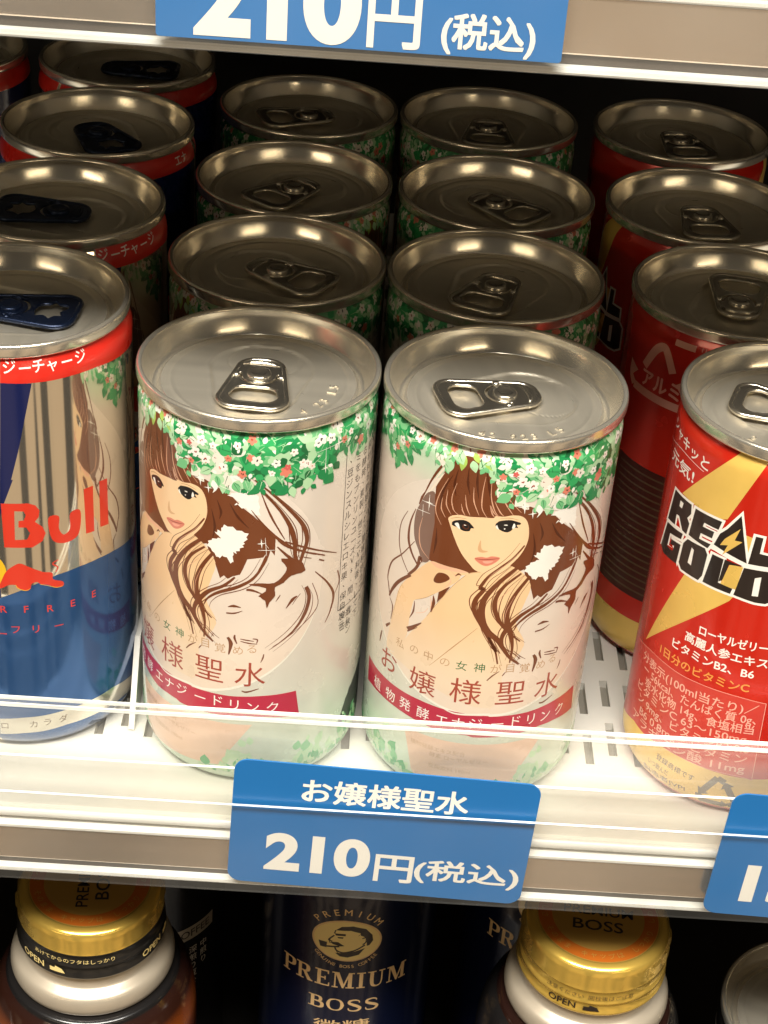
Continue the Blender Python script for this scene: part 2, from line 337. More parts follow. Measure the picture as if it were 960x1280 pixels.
def draw(pr, items):
    for it in items:
        k, mat, layer = it[0], it[1], it[2]
        if k == 'p': pr.poly(layer, mat, [mm(l) for l in it[3]])
        elif k == 'm': pr.poly(layer, mat, [smooth_loop(mm(l)) for l in it[3]])
        elif k == 'o': pr.poly(layer, mat, [offset_loop(mm(it[3]), it[4] / 100)])
        elif k == 'j':
            L = smooth_loop(mm(it[3]), 3); a = it[4] / 100; n = len(L); c = Vector((sum(p[0] for p in L) / n, sum(p[1] for p in L) / n))
            out = []
            for i, p in enumerate(L):
                d = (Vector(p) - c).normalized(); q = Vector(p) + d * (a * rnd.uniform(.2, 1.3) if i % 2 else -a * rnd.uniform(0, .7)); out.append((q.x, q.y))
            pr.poly(layer, mat, [out])
        elif k == 's': pr.stroke(layer, mat, mm(it[3]), [w / 100 for w in it[4]])
        elif k == 'e': pr.ell(layer, mat, (it[3][0] / 100, it[3][1] / 100), it[4] / 100, it[5] / 100, 60 if it[4] > 500 else 24)
        elif k == 'ring':
            c = it[3]; rx, ry, w = it[4] / 100, it[5] / 100, it[6] / 100; n = 72
            o = [(c[0] / 100 + rx * math.cos(2 * pi * i / n), c[1] / 100 + ry * math.sin(2 * pi * i / n)) for i in range(n + 1)]
            pr.stroke(layer, mat, o, [w, w])
        elif k == 'x':
            c = it[3]; r = it[4] / 200; L = []
            for i in range(8):
                a = i * pi / 4 + .1; q = r * ((1.15 if i % 4 == 2 else .9) if i % 2 == 0 else .17); L.append((c[0] / 100 + q * math.cos(a), c[1] / 100 + q * math.sin(a)))
            pr.poly(layer, mat, [L])
        elif k == 't': pr.text(layer, mat, it[3], (it[4][0] / 100, it[4][1] / 100), it[5] / 100, it[6], it[7] / 1000, it[8] if len(it) > 8 else 'c')
        elif k == 'tl' and len(it) > 8: a, b = mm([it[4], it[5]]); serif(pr, layer, mat, it[3], a, b, it[6] / 100)
        elif k == 'tl':
            v, f, bb = text_mesh(it[3], 0); size = it[6] / 100; a, b = mm([it[4], it[5]])
            L = math.hypot(b[0] - a[0], b[1] - a[1]); sx = L / ((bb[1] - bb[0]) * size)
            pr.text(layer, mat, it[3], ((a[0] + b[0]) / 2, (a[1] + b[1]) / 2), size, math.atan2(b[1] - a[1], b[0] - a[0]), it[7] / 1000, 'c', sx)
        elif k == 'arc':
            t, c, r, size, a0, a1 = it[3], it[4], it[5] / 100, it[6] / 100, it[7], it[8]
            for i, ch in enumerate(t):
                if ch == ' ': continue
                a = math.radians(a0 + (a1 - a0) * i / (len(t) - 1))
                pr.text(layer, mat, ch, (c[0] / 100 + r * math.cos(a), c[1] / 100 + r * math.sin(a)), size, a - pi / 2 if a1 < a0 else a + pi / 2, .01)
        elif k == 'frame':
            (u0, v0), (u1, v1) = mm([it[3], it[4]]); w = it[5] / 100
            pr.stroke(layer, mat, [(u0, v1), (u0, v0)], [.18, .18]); pr.stroke(layer, mat, [(u0, v0), (u0 + w, v0 + .3)], [.18, .18]); pr.stroke(layer, mat, [(u0, v1), (u0 + w, v1 + .3)], [.18, .18])
        elif k == 'vt':
            u, v = it[4][0] / 100, it[4][1] / 100
            for i, colm in enumerate(it[3]):
                for j, ch in enumerate(colm):
                    if ch != ' ': pr.text(layer, mat, ch, (u + i * it[7] / 100, v + 3 - j * it[6] / 100), it[5] / 100, 0, 0)
        elif k == 'recy':
            c = (it[3][0] / 100, it[3][1] / 100); r = it[4] / 100; recycle(pr, layer, mat, c, r)
        elif k == 'sun':
            c = (it[3][0] / 100, it[3][1] / 100); pr.ell(layer, mat, c, it[4] / 100, it[4] / 100, 40)
SERIF = dict(
 P=[[(0, 0), (.42, 0), (.42, .07), (0, .07)], [(.12, .05), (.30, .05), (.30, .95), (.12, .95)], [(0, .93), (.3, .93), (.3, 1), (0, 1)], ('s', [(.25, .95), (.5, .95), (.66, .85), (.66, .62), (.5, .5), (.25, .5)], (.09, .09, .2, .2, .09, .08))],
 R=[[(0, 0), (.42, 0), (.42, .07), (0, .07)], [(.12, .05), (.30, .05), (.30, .95), (.12, .95)], [(0, .93), (.3, .93), (.3, 1), (0, 1)], ('s', [(.25, .95), (.5, .95), (.64, .85), (.64, .65), (.5, .53), (.25, .53)], (.09, .09, .2, .2, .09, .08)), [(.38, .52), (.56, .52), (.84, .06), (.62, .02)], [(.62, 0), (.9, 0), (.9, .08), (.62, .08)]],
 E=[[(0, 0), (.72, 0), (.72, .08), (0, .08)], [(.12, .05), (.30, .05), (.30, .95), (.12, .95)], [(0, .92), (.68, .92), (.68, 1), (0, 1)], [(.66, 0), (.74, 0), (.74, .24), (.68, .24)], [(.62, 1), (.70, 1), (.70, .78), (.64, .78)], [(.28, .46), (.52, .46), (.52, .54), (.28, .54)], [(.48, .38), (.55, .38), (.55, .62), (.48, .62)]],
 M=[[(0, 0), (.3, 0), (.3, .07), (0, .07)], [(.11, .05), (.18, .05), (.18, .95), (.11, .95)], [(0, .93), (.3, .93), (.3, 1), (0, 1)], [(.12, 1), (.34, 1), (.62, .12), (.50, .0)], [(.50, 0), (.58, .0), (.86, .9), (.80, .98)], [(.78, .05), (.97, .05), (.97, .95), (.78, .95)], [(.8, .93), (1.08, .93), (1.08, 1), (.8, 1)], [(.68, 0), (1.08, 0), (1.08, .07), (.68, .07)]],
 I=[[(0, 0), (.42, 0), (.42, .07), (0, .07)], [(.12, .05), (.30, .05), (.30, .95), (.12, .95)], [(0, .93), (.42, .93), (.42, 1), (0, 1)]],
 U=[[(0, .93), (.4, .93), (.4, 1), (0, 1)], [(.56, .93), (.86, .93), (.86, 1), (.56, 1)], ('s', [(.2, .95), (.2, .4), (.26, .12), (.46, .03), (.64, .12), (.7, .4), (.7, .95)], (.18, .18, .16, .08, .07, .07, .07))],
 B=[[(0, 0), (.3, 0), (.3, .07), (0, .07)], [(.12, .05), (.30, .05), (.30, .95), (.12, .95)], [(0, .93), (.3, .93), (.3, 1), (0, 1)], ('s', [(.25, .96), (.48, .95), (.6, .85), (.6, .66), (.48, .54), (.25, .53)], (.08, .09, .18, .18, .09, .07)), ('s', [(.25, .52), (.52, .51), (.68, .4), (.68, .16), (.52, .04), (.25, .04)], (.07, .09, .2, .2, .09, .08))],
 O=[('s', [(.44, .97), (.2, .86), (.1, .5), (.2, .14), (.44, .03), (.68, .14), (.78, .5), (.68, .86), (.44, .97)], (.06, .12, .2, .12, .06, .12, .2, .12, .06))],
 S=[('s', [(.60, .74), (.56, .9), (.36, .97), (.14, .88), (.12, .7), (.3, .56), (.5, .44), (.64, .28), (.54, .08), (.32, .03), (.12, .1), (.08, .28)], (.05, .08, .09, .14, .17, .19, .19, .17, .13, .08, .08, .05))])
SW = dict(P=.72, R=.92, E=.76, M=1.1, I=.44, U=.88, B=.78, O=.9, S=.74)
def serif(pr, layer, mat, t, a, b, h):
    tot = sum(SW[q] for q in t) + .1 * (len(t) - 1); k = (b[0] - a[0]) / tot; x = a[0]; v0 = (a[1] + b[1]) / 2 - h / 2
    for ch in t:
        for q in SERIF[ch]:
            if q[0] == 's': pr.stroke(layer, mat, [(x + p[0] * k, v0 + p[1] * h) for p in q[1]], [w * (k + h) / 2 for w in q[2]])
            else: pr.poly(layer, mat, [[(x + p[0] * k, v0 + p[1] * h) for p in q]])
        x += (SW[ch] + .1) * k
def recycle(pr, layer, mat, c, r):
    """three bent arrows chasing round a triangle"""
    P = [Vector((r * math.cos(a), r * math.sin(a))) for a in (pi / 2, pi / 2 + 2 * pi / 3, pi / 2 + 4 * pi / 3)]
    w = r * .26
    for i in range(3):
        a, b, d = P[i], P[(i + 1) % 3], P[i - 1]
        q0 = a + (d - a) * .22; q1 = a + (b - a) * .12; q2 = a + (b - a) * .62
        pr.stroke(layer, mat, [(c[0] + q.x, c[1] + q.y) for q in (q1, q1 * .5 + q2 * .5, q2)], [w, w, w])
        pr.stroke(layer, mat, [(c[0] + q0.x, c[1] + q0.y), (c[0] + q1.x, c[1] + q1.y)], [w, w])
        t = (b - a).normalized(); n = Vector((-t.y, t.x)); tip = q2 + t * w * 1.2
        pr.poly(layer, mat, [[(c[0] + p.x, c[1] + p.y) for p in (q2 + n * w, tip, q2 - n * w)]])

GREEN = [
('e','peach',0,(-733,4558),3250,3350),
('ring','pale',1,(-733,4558),3250,3350,60),
('m','mauve',1,[[(-1527,8380),(-1723,8262),(-1873,7924),(-1963,7676),(-1986,7322),(-1934,7002),(-1795,6759),(-1682,6533),(-1499,6653),(-1478,7149),(-1441,7643),(-1446,8047)]]),
('p','hair',1,[[(-1006,9464),(-1194,9243),(-1353,8943),(-1507,8521),(-1500,8091),(-1457,7637),(-1484,7215),(-1512,6787),(-1499,6653),(-1263,6611),(-855,6578),(-393,6655),(177,6681),(-27,6424),(238,6647),(600,6808),(654,6594),(754,6512),(811,6293),(911,5974),(995,6066),(1085,5993),(1190,6076),(1351,6140),(1402,6267),(1502,6555),(1837,6612),(1969,6806),(1795,7084),(2087,6649),(2094,7068),(1809,7460),(1622,7662),(1377,7871),(1142,8129),(778,8322),(383,8481),(159,8743),(-61,8989),(-341,9310),(-545,9418),(-774,9463)]]),
('m','skin',2,[[(-604,6583),(-883,6218),(-1151,5732),(-1433,5179),(-1746,4656),(-1983,4224),(-2288,3693),(-2657,3637),(-2047,3576),(-1524,3448),(-1065,3309),(-608,3152),(-140,3011),(194,2996),(228,2958),(495,3336),(427,3990),(839,4730),(583,5351),(706,5879),(802,6365),(514,6780),(56,7022),(-204,7066),(-262,6781)]]),
('s','skinline',3,[(33,6691),(-341,6716),(-226,6710),(-452,6672),(-604,6583),(-883,6218),(-1151,5732),(-1433,5179)],(10,12,8)),
('s','skinline',3,[(-257,5215),(-737,4594),(-1248,3883)],(8,22,6)),
('p','skinsh',3,[[(48,6535),(236,6664),(188,6436)]]),
('m','face',3,[[(-1144,7892),(-1078,7678),(-962,7409),(-783,7085),(-586,6859),(-398,6706),(4,6689),(113,6748),(268,6908),(470,7180),(584,7465),(603,7735),(545,8009),(418,8165),(216,8199),(25,8157),(-143,8158),(-193,8102),(-416,8085),(-697,8042),(-929,8028)]]),
('m','skin',3,[[(-1464,6640),(-1236,6664),(-1046,6663),(-804,6670),(-588,6635),(-622,6554),(-731,6526),(-778,6390),(-886,6252),(-1113,6015),(-1291,5849),(-1510,5645),(-1766,5469),(-1821,5371),(-1859,5113),(-1884,4878),(-1901,4646),(-1943,4323),(-2225,3772),(-2550,3711),(-2508,4197),(-2449,4612),(-2380,4991),(-2286,5453),(-2167,5705),(-1922,6086),(-1686,6390)]]),
('m','skinpink',4,[[(-1464,6633),(-1235,6657),(-1046,6657),(-803,6663),(-594,6634),(-766,6586),(-1038,6572),(-1289,6538)]]),
('s','skinpink',4,[(-1153,6460),(-1024,6418),(-950,6284),(-1087,6078)],(12,30,12)),
('s','skinpink',4,[(-977,6575),(-878,6501),(-840,6407)],(10,24,8)),
('s','hair',4,[(-861,6471),(-792,6544),(-731,6522)],(12,48,7)),
('m','hair',4,[[(-1246,6428),(-1331,6285),(-1347,6172),(-1269,6143),(-1130,6204),(-981,6355),(-1074,6454)]]),
('s','hair',4,[(-1781,5429),(-1792,5149),(-1886,4906)],(12,48,12)),
('s','hair',4,[(-1319,5791),(-1295,5603),(-1344,5328)],(12,84,24)),
('s','hair',4,[(-1915,4582),(-1718,4764),(-1551,4940)],(108,72,18)),
('s','hair',4,[(-1909,4522),(-1644,4765)],(36,12)),
('p','hair',3,[[(-997,6127),(-1201,5928),(-1223,5632),(-1097,5842),(-940,6171)]]),
('s','skinpink',3,[(-1715,5134),(-1509,5254),(-1419,5404)],(8,14,8)),
('s','skinpink',3,[(-1380,5729),(-1347,5545),(-1366,5391)],(10,30,10)),
('s','skinline',4,[(-2167,5705),(-2264,5466),(-2357,5006),(-2441,4542)],(6,10,6)),
('s','skinline',4,[(-1291,5849),(-1510,5645),(-1766,5469)],(6,10,6)),
('m','black',4,[[(-1053,7737),(-1046,7824),(-946,7889),(-802,7930),(-683,7901),(-572,7785),(-636,7764),(-663,7690),(-777,7661),(-883,7688),(-960,7716)]]),
('m','white',5,[[(-997,7789),(-926,7828),(-889,7754),(-868,7683),(-946,7720)]]),
('e','iris',5,(-753,7775),75,70),
('e','black',6,(-742,7785),45,42),
('e','white',7,(-768,7812),28,10),
('m','black',4,[[(-134,7925),(-86,8014),(-21,8053),(173,8081),(383,8015),(383,7965),(313,7956),(350,7882),(264,7889),(202,7807),(107,7769),(-25,7818)]]),
('m','white',5,[[(-122,7893),(-98,7936),(-76,7881),(-48,7826),(-95,7849)]]),
('m','white',5,[[(222,7881),(252,7999),(290,7932),(265,7875)]]),
('e','white',5,(85,7950),40,13),
('e','white',5,(67,7855),16,14),
('s','skinline',4,[(-1097,7881),(-952,7954),(-749,7978)],(6,16,6)),
('s','skinline',4,[(-53,8101),(139,8130),(342,8083)],(6,16,6)),
('m','skinsh',4,[[(-403,7514),(-443,7336),(-425,7230),(-331,7202),(-222,7253),(-337,7270),(-379,7348)]]),
('m','lip',4,[[(-492,7031),(-349,7093),(-235,7090),(-126,7138),(47,7108),(-79,6949),(-242,6871),(-390,6927)]]),
('s','lipdark',5,[(-480,7030),(-314,7029),(-118,7063),(36,7104)],(6,26,6)),
('m','lippale',5,[[(-310,6989),(-170,7015),(-85,7018),(-164,6954),(-263,6940)]]),
('s','hairlite',4,[(-1031,8792),(-1115,8403),(-1058,8122),(-922,8014)],(6,28,8)),
('s','hairlite',4,[(-1222,8564),(-1226,8198),(-1091,7977)],(6,28,8)),
('s','hairlite',4,[(-832,8555),(-776,8272),(-686,8078)],(6,28,8)),
('s','hairlite',4,[(-666,8777),(-634,8439),(-498,8119)],(6,28,8)),
('s','hairlite',4,[(-443,9083),(-472,8671),(-452,8311),(-327,8093)],(6,28,8)),
('s','hairlite',4,[(-309,8992),(-285,8603),(-184,8287),(-71,8132)],(6,28,8)),
('s','hairlite',4,[(-1233,8839),(-1423,8323),(-1459,7940),(-1295,7651)],(6,28,8)),
('s','hairlite',4,[(-1326,8327),(-1333,8058),(-1219,7865)],(6,28,8)),
('s','hairlite',4,[(-896,8305),(-852,8151),(-790,8051)],(6,28,8)),
('s','hairlite',4,[(-293,8404),(-232,8214),(-167,8122)],(6,28,8)),
('s','hairlite',4,[(-167,8946),(-34,8731),(124,8544),(379,8266)],(6,28,8)),
('s','hairlite',4,[(-120,8755),(51,8441),(216,8199)],(6,28,8)),
('s','hairlite',4,[(-206,8515),(-70,8266),(24,8167)],(6,28,8)),
('s','hairlite',4,[(-279,8406),(-208,8250),(-115,8155)],(6,28,8)),
('s','hairdk',3,[(-1032,9117),(-1086,8742),(-1030,8463)],(6,60,8)),
('s','hairdk',3,[(-808,9213),(-803,8858),(-733,8580)],(6,60,8)),
('s','hairdk',3,[(-614,9260),(-608,8904),(-543,8525)],(6,60,8)),
('s','hairdk',3,[(-1136,8954),(-1338,8455),(-1364,8046)],(6,60,8)),
('s','hairdk',3,[(-1397,7525),(-1382,7189),(-1418,6862)],(6,60,8)),
('s','hairdk',3,[(701,7726),(781,7308),(731,6969)],(6,60,8)),
('s','hairdk',3,[(1104,7935),(1277,7625),(1525,7350)],(6,60,8)),
('s','hairdk',3,[(820,7982),(916,7698),(879,7499)],(6,60,8)),
('s','hairdk',3,[(-446,9260),(-348,8823),(-252,8410)],(6,60,8)),
('s','cream',3,[(-1033,9446),(-1224,9233),(-1443,8876),(-1581,8590)],(10,45,10)),
('s','cream',3,[(-1336,8933),(-1514,8585),(-1665,8321)],(10,50,12)),
('s','hairlite',4,[(-1770,7634),(-1826,7264),(-1752,6885),(-1519,6679)],(8,30,8)),
('j','white',4,[(959,8562),(1170,8622),(1509,8373),(1671,8155),(1731,7796),(1635,7692),(1449,7851),(1204,7914),(1323,8003),(1109,8136),(1194,8218),(1029,8385)],60),
('j','white',4,[(627,6834),(761,6965),(907,7031),(802,7133),(915,7213),(988,7372),(1259,7279),(1484,7197),(1436,6996),(1385,6871),(1268,6728),(1182,6679),(1182,6433),(994,6579),(876,6523),(737,6655)],45),
('s','hair',4,[(544,7433),(332,7116),(74,6850),(-157,6586),(-300,6285),(-212,6262),(-370,5953),(-372,5667),(-177,5299),(-1,4989),(215,4593),(-1,4989),(178,4667),(279,4257)],(36,108,36)),
('s','hair',4,[(614,7383),(427,7066),(194,6800),(-87,6536),(-205,6235),(-92,6212),(-300,5903),(-277,5617),(-57,5249),(69,4939),(310,4543),(119,4939),(248,4617),(374,4207)],(6,24,6)),
('s','hair',4,[(434,7503),(247,7186),(14,6920),(-267,6656),(-385,6355),(-272,6332),(-480,6023),(-457,5737),(-237,5369),(-111,5059),(130,4663),(-61,5059),(68,4737),(194,4327)],(6,24,6)),
('s','hair',4,[(580,6984),(238,6647),(-41,6282),(-206,5908),(-194,5478),(-48,5168),(211,4926),(352,4704),(532,4434),(772,4218)],(72,168,48)),
('s','hair',4,[(650,6934),(333,6597),(79,6232),(-136,5858),(-99,5428),(72,5118),(281,4876),(447,4654),(652,4384),(842,4168)],(6,24,6)),
('s','hair',4,[(470,7054),(153,6717),(-101,6352),(-316,5978),(-279,5548),(-108,5238),(101,4996),(267,4774),(472,4504),(662,4288)],(6,24,6)),
('s','hair',4,[(552,6708),(209,6366),(53,5970),(130,5579),(358,5218),(731,4858)],(48,114,30)),
('s','hair',4,[(622,6658),(304,6316),(173,5920),(200,5529),(453,5168),(851,4808)],(6,24,6)),
('s','hair',4,[(442,6778),(124,6436),(-7,6040),(20,5649),(273,5288),(671,4928)],(6,24,6)),
('s','hair',4,[(757,6617),(492,6184),(362,5797),(365,5436),(500,5065),(565,4691),(548,4283)],(72,132,30)),
('s','hair',4,[(827,6567),(587,6134),(482,5747),(435,5386),(595,5015),(685,4641),(618,4233)],(6,24,6)),
('s','hair',4,[(647,6687),(407,6254),(302,5867),(255,5506),(415,5135),(505,4761),(438,4353)],(6,24,6)),
('s','hair',4,[(1242,6062),(997,5797),(651,5562),(388,5217),(299,4926),(428,4552),(593,4428)],(48,120,24)),
('s','hair',4,[(1312,6012),(1092,5747),(771,5512),(458,5167),(394,4876),(548,4502),(663,4378)],(6,24,6)),
('s','hair',4,[(1132,6132),(912,5867),(591,5632),(278,5287),(214,4996),(368,4622),(483,4498)],(6,24,6)),
('s','hair',4,[(1895,6518),(1650,6078),(1326,5824),(894,5600),(641,5382),(542,5172)],(48,90,18)),
('s','hair',4,[(1965,6468),(1745,6028),(1446,5774),(964,5550),(736,5332),(662,5122)],(6,24,6)),
('s','hair',4,[(1785,6588),(1565,6148),(1266,5894),(784,5670),(556,5452),(482,5242)],(6,24,6)),
('s','hair',4,[(1994,6901),(1888,6557),(1743,6222)],(36,84,48)),
('s','hair',4,[(1620,8572),(2112,8093),(2642,7433),(2803,6961),(2723,6615),(2625,6275)],(24,108,72)),
('s','hair',4,[(1690,8522),(2207,8043),(2762,7383),(2873,6911),(2818,6565),(2745,6225)],(6,24,6)),
('s','hair',4,[(1510,8642),(2027,8163),(2582,7503),(2693,7031),(2638,6685),(2565,6345)],(6,24,6)),
('s','hair',4,[(1683,8419),(2108,7890),(2393,7384),(2517,6937),(2544,6569),(2676,6211)],(24,114,72)),
('s','hair',4,[(1753,8369),(2203,7840),(2513,7334),(2587,6887),(2639,6519),(2796,6161)],(6,24,6)),
('s','hair',4,[(1573,8489),(2023,7960),(2333,7454),(2407,7007),(2459,6639),(2616,6281)],(6,24,6)),
('s','hair',4,[(1741,8300),(1976,7671),(2290,7049)],(12,48,18)),
('s','hair',4,[(1560,7818),(2023,7203),(2524,6757)],(12,72,48)),
('s','hair',4,[(2134,6875),(2401,6571),(2690,6275)],(24,72,72)),
('s','hair',4,[(2145,7045),(2390,6843),(3052,6479)],(36,72,18)),
('s','hair',4,[(2303,6990),(2789,6738),(3633,6301)],(30,48,12)),
('s','hair',4,[(2988,5737),(3161,5108),(2796,4664),(2107,4182)],(18,26,9)),
('s','hair',4,[(2706,5537),(2586,5385),(2524,5272)],(12,21,7)),
('s','hair',4,[(2834,5687),(2922,5376),(2829,4954),(2556,4529),(2021,4091)],(96,96,9)),
('s','hair',4,[(2904,5637),(3017,5326),(2949,4904),(2626,4479),(2116,4041)],(6,24,6)),
('s','hair',4,[(2724,5757),(2837,5446),(2769,5024),(2446,4599),(1936,4161)],(6,24,6)),
('s','hair',4,[(3044,6024),(3389,5611),(3603,5187),(3529,4766),(3389,4494)],(24,72,18)),
('s','hair',4,[(3694,5799),(3766,5478),(3641,5190)],(36,36,9)),
('s','hair',4,[(2704,6658),(2982,6530),(3283,6378)],(18,36,30)),
('s','hair',4,[(2692,6523),(2931,6419)],(12,21,12)),
('s','hair',4,[(3126,6324),(3270,6239)],(30,36,24)),
('s','hair',4,[(2626,5492),(2524,5422),(2376,5206)],(24,84,12)),
('s','hair',4,[(2239,5593),(2198,5518),(2141,5423)],(14,30,9)),
('s','hair',4,[(-2201,7586),(-2384,7175),(-2407,6743),(-2295,6384),(-2042,6064)],(14,36,24)),
('s','hair',4,[(-1972,7757),(-2098,7333),(-2108,6911),(-1973,6598),(-1756,6356)],(18,78,42)),
('s','hair',4,[(-1928,6936),(-2255,6442),(-2607,6017),(-2726,5579),(-2667,5360),(-2576,5088)],(18,48,36)),
('s','hair',4,[(-1957,6038),(-2309,5658),(-2520,5308),(-2604,5089)],(72,90,48)),
('s','hair',4,[(-1734,6508),(-1842,6260),(-2035,5996)],(72,72,60)),
('s','hair',4,[(-1031,9488),(-1343,9174),(-1594,8717),(-1761,8279)],(18,60,24)),
('s','hair',4,[(-1761,8279),(-1835,8110),(-1891,7915)],(24,60,24)),
('s','hair',4,[(-1679,6500),(-1744,6609),(-1795,6372)],(24,96,36)),
('s','hair',4,[(-2641,4222),(-2492,4389)],(72,48)),
('s','hair',4,[(-2796,3981),(-2836,3780),(-2863,3626)],(36,60,24)),
('s','hair',4,[(-2572,5054),(-2444,4877),(-2481,4517)],(18,42,12)),
('s','hair',4,[(1264,4502),(1259,4410),(1313,4262)],(30,54,24)),
('s','hair',4,[(1383,4401),(1533,4376),(1691,4353)],(18,36,18)),
('s','hair',4,[(1392,4338),(1583,4293),(1763,4274)],(18,36,18)),
('s','hair',4,[(1660,4422),(1763,4398),(1748,4291)],(24,36,18)),
('s','hair',4,[(1105,4414),(1177,4245),(1132,3935)],(60,96,24)),
('s','hair',4,[(1916,3989),(1894,3865),(1849,3752)],(24,36,12)),
('s','hair',4,[(1099,5248),(1227,5289),(1386,5268)],(12,72,12)),
('s','hair',4,[(1062,5074),(1253,5099),(1417,5178)],(36,36,9)),
('s','hair',4,[(1496,5754),(1627,5744),(1840,5651)],(60,60,12)),
('s','hair',4,[(87,3781),(193,3917),(345,4049)],(24,36,12)),
('s','hair',4,[(419,3914),(484,4024)],(18,30,12)),
('s','hair',4,[(1442,2930),(1559,2905),(1825,3006)],(30,48,18)),
('s','hair',4,[(446,4663),(612,4538),(787,4366)],(18,24,18)),
('s','hair',4,[(604,4613),(778,4442),(917,4343)],(12,19,9)),
('s','hair',4,[(776,4461),(727,4337)],(12,19,9)),
('j','hair',4,[(2640,6446),(2783,6132),(2468,6070),(2291,5908),(2116,5812),(2123,5590),(2009,5424),(1950,5267),(1905,5470),(1767,5600),(1911,5722),(1871,5830),(1548,5891),(1751,5940),(2092,5932),(2294,6124),(2356,6308),(2226,6550)],12),
('s','hairlite',5,[(460,7267),(205,6959),(-79,6664),(-247,6328)],(5,14,5)),
('s','hairlite',5,[(309,5401),(334,5726),(470,6114)],(5,14,5)),
('s','hairlite',5,[(130,5723),(130,6009),(413,6364)],(5,14,5)),
('x','white',6,(-1634,8068),220),
('s','white',6,[(-1830,8052),(-1463,8053)],(8,14,8)),
('s','white',6,[(-1973,7773),(-1592,7810)],(8,14,8)),
('s','white',6,[(-1636,8268),(-1632,7867)],(6,12,6)),
('s','white',6,[(-1784,7966),(-1773,7666)],(6,12,6)),
('x','white',6,(433,8414),330),
('x','white',6,(627,8230),230),
('x','white',6,(1794,6973),230),
('s','white',6,[(1725,6803),(2081,6793)],(8,14,8)),
('s','white',6,[(1868,7126),(1912,6653)],(6,12,6)),
('m','white',6,[[(734,8443),(837,8331),(819,8234),(727,8127),(754,8225),(690,8315)]]),
('s','white',6,[(865,8344),(1224,8239)],(8,14,8)),
('x','white',7,(3496,9151),330),
('x','white',7,(3169,8647),230),
('s','white',7,[(3496,9151),(3165,9119),(2922,9085)],(6,12,6)),
('s','white',7,[(3162,9160),(3173,8646)],(6,12,6)),
('t','redbrown',7,'お',(-2429,3369),680,0,0),
('t','redbrown',7,'嬢',(-1389,3340),730,0,0),
('t','redbrown',7,'様',(-357,3410),760,0,0),
('t','redbrown',7,'聖',(673,3414),740,0,0),
('t','redbrown',7,'水',(1620,3407),740,0,0),
('t','tan',7,'私',(-2097,4073),275,0,0),
('t','tan',7,'の',(-1678,4130),275,0,0),
('t','tan',7,'中',(-1298,4134),275,0,0),
('t','tan',7,'の',(-895,4114),275,0,0),
('t','leafd',7,'女',(-512,4122),275,0,0),
('t','leafd',7,'神',(-110,4131),275,0,0),
('t','tan',7,'が',(262,4126),275,0,0),
('t','tan',7,'目',(581,4122),275,0,0),
('t','tan',7,'覚',(932,4084),275,0,0),
('t','tan',7,'め',(1339,4076),275,0,0),
('t','tan',7,'る',(1646,4133),275,0,0),
('p','crimson',6,[[(-3440,2782),(-3068,2790),(-2737,2799),(-2341,2803),(-1973,2806),(-1396,2813),(-891,2791),(-423,2788),(217,2762),(249,2743),(620,2748),(1179,2750),(1860,2793),(2702,2806),(2751,2433),(2814,2047),(2376,2111),(2059,2165),(1543,2210),(945,2149),(527,2136),(-87,2112),(-213,2155),(-520,2153),(-866,2129),(-1522,2195),(-1834,2218),(-2137,2226),(-2663,2217),(-3095,2170),(-3400,2091)]]),
('s','pale',7,[(-929,2856),(-572,2741),(-118,2780),(212,2809),(304,2801),(771,2816)],(20,70,20)),
('t','white',8,'植',(-2821,2427),350,0,0),
('t','white',8,'物',(-2280,2457),350,0,0),
('t','white',8,'発',(-1798,2485),350,0,0),
('t','white',8,'酵',(-1296,2475),350,0,0),
('t','white',8,'エ',(-830,2459),350,0,0),
('t','white',8,'ナ',(-441,2481),350,0,0),
('t','white',8,'ジ',(-49,2520),350,0,0),
('t','white',8,'ー',(456,2519),350,0,0),
('t','white',8,'ド',(900,2544),350,0,0),
('t','white',8,'リ',(1281,2505),350,0,0),
('t','white',8,'ン',(1704,2461),350,0,0),
('t','white',8,'ク',(2153,2434),350,0,0),
('p','pinkpanel',2,[[(-1761,1860),(-1645,1442),(-1468,719),(-1294,393),(1122,652),(1143,1061),(1413,1501),(1701,1949)]]),
('t','tan',3,'植物発酵エキス配合',(-1541,1561),150,0,0,'l'),
('t','tan',3,'酵素 ローヤルゼリー',(-1032,1380),150,0,0,'l'),
('t','tan',3,'炭酸飲料 190ml',(-1038,1050),150,0,0,'l'),
('j','black',3,[(5365,2319),(4709,2070),(4432,1844),(4192,1475),(4106,1029),(5037,252),(5515,31),(5522,1568)],25),
('frame','ink',3,(3782,9329),(3804,4629),3000),
('t','ink',4,'●',(3971,9065),300,0,0),
('vt','ink',4,[' 、豆ジンスルシレエロキ果、保自冷ラ',' ミをもプンリンユーズVs.間、化しン',' る酵発、素製ー他ミニV料香、して下',' 原材料名糖類ぶどう酸味料甘カフェ',' 炭酸飲料お嬢様聖水内容量一九〇',' エネルギーたんぱく質脂質炭水化物'],(3936,8473),240,272,290),
('t','ink',4,'製造',(4070,4397),230,0,0),
('t','ink',4,'缶飲',(4098,4082),230,0,0)]
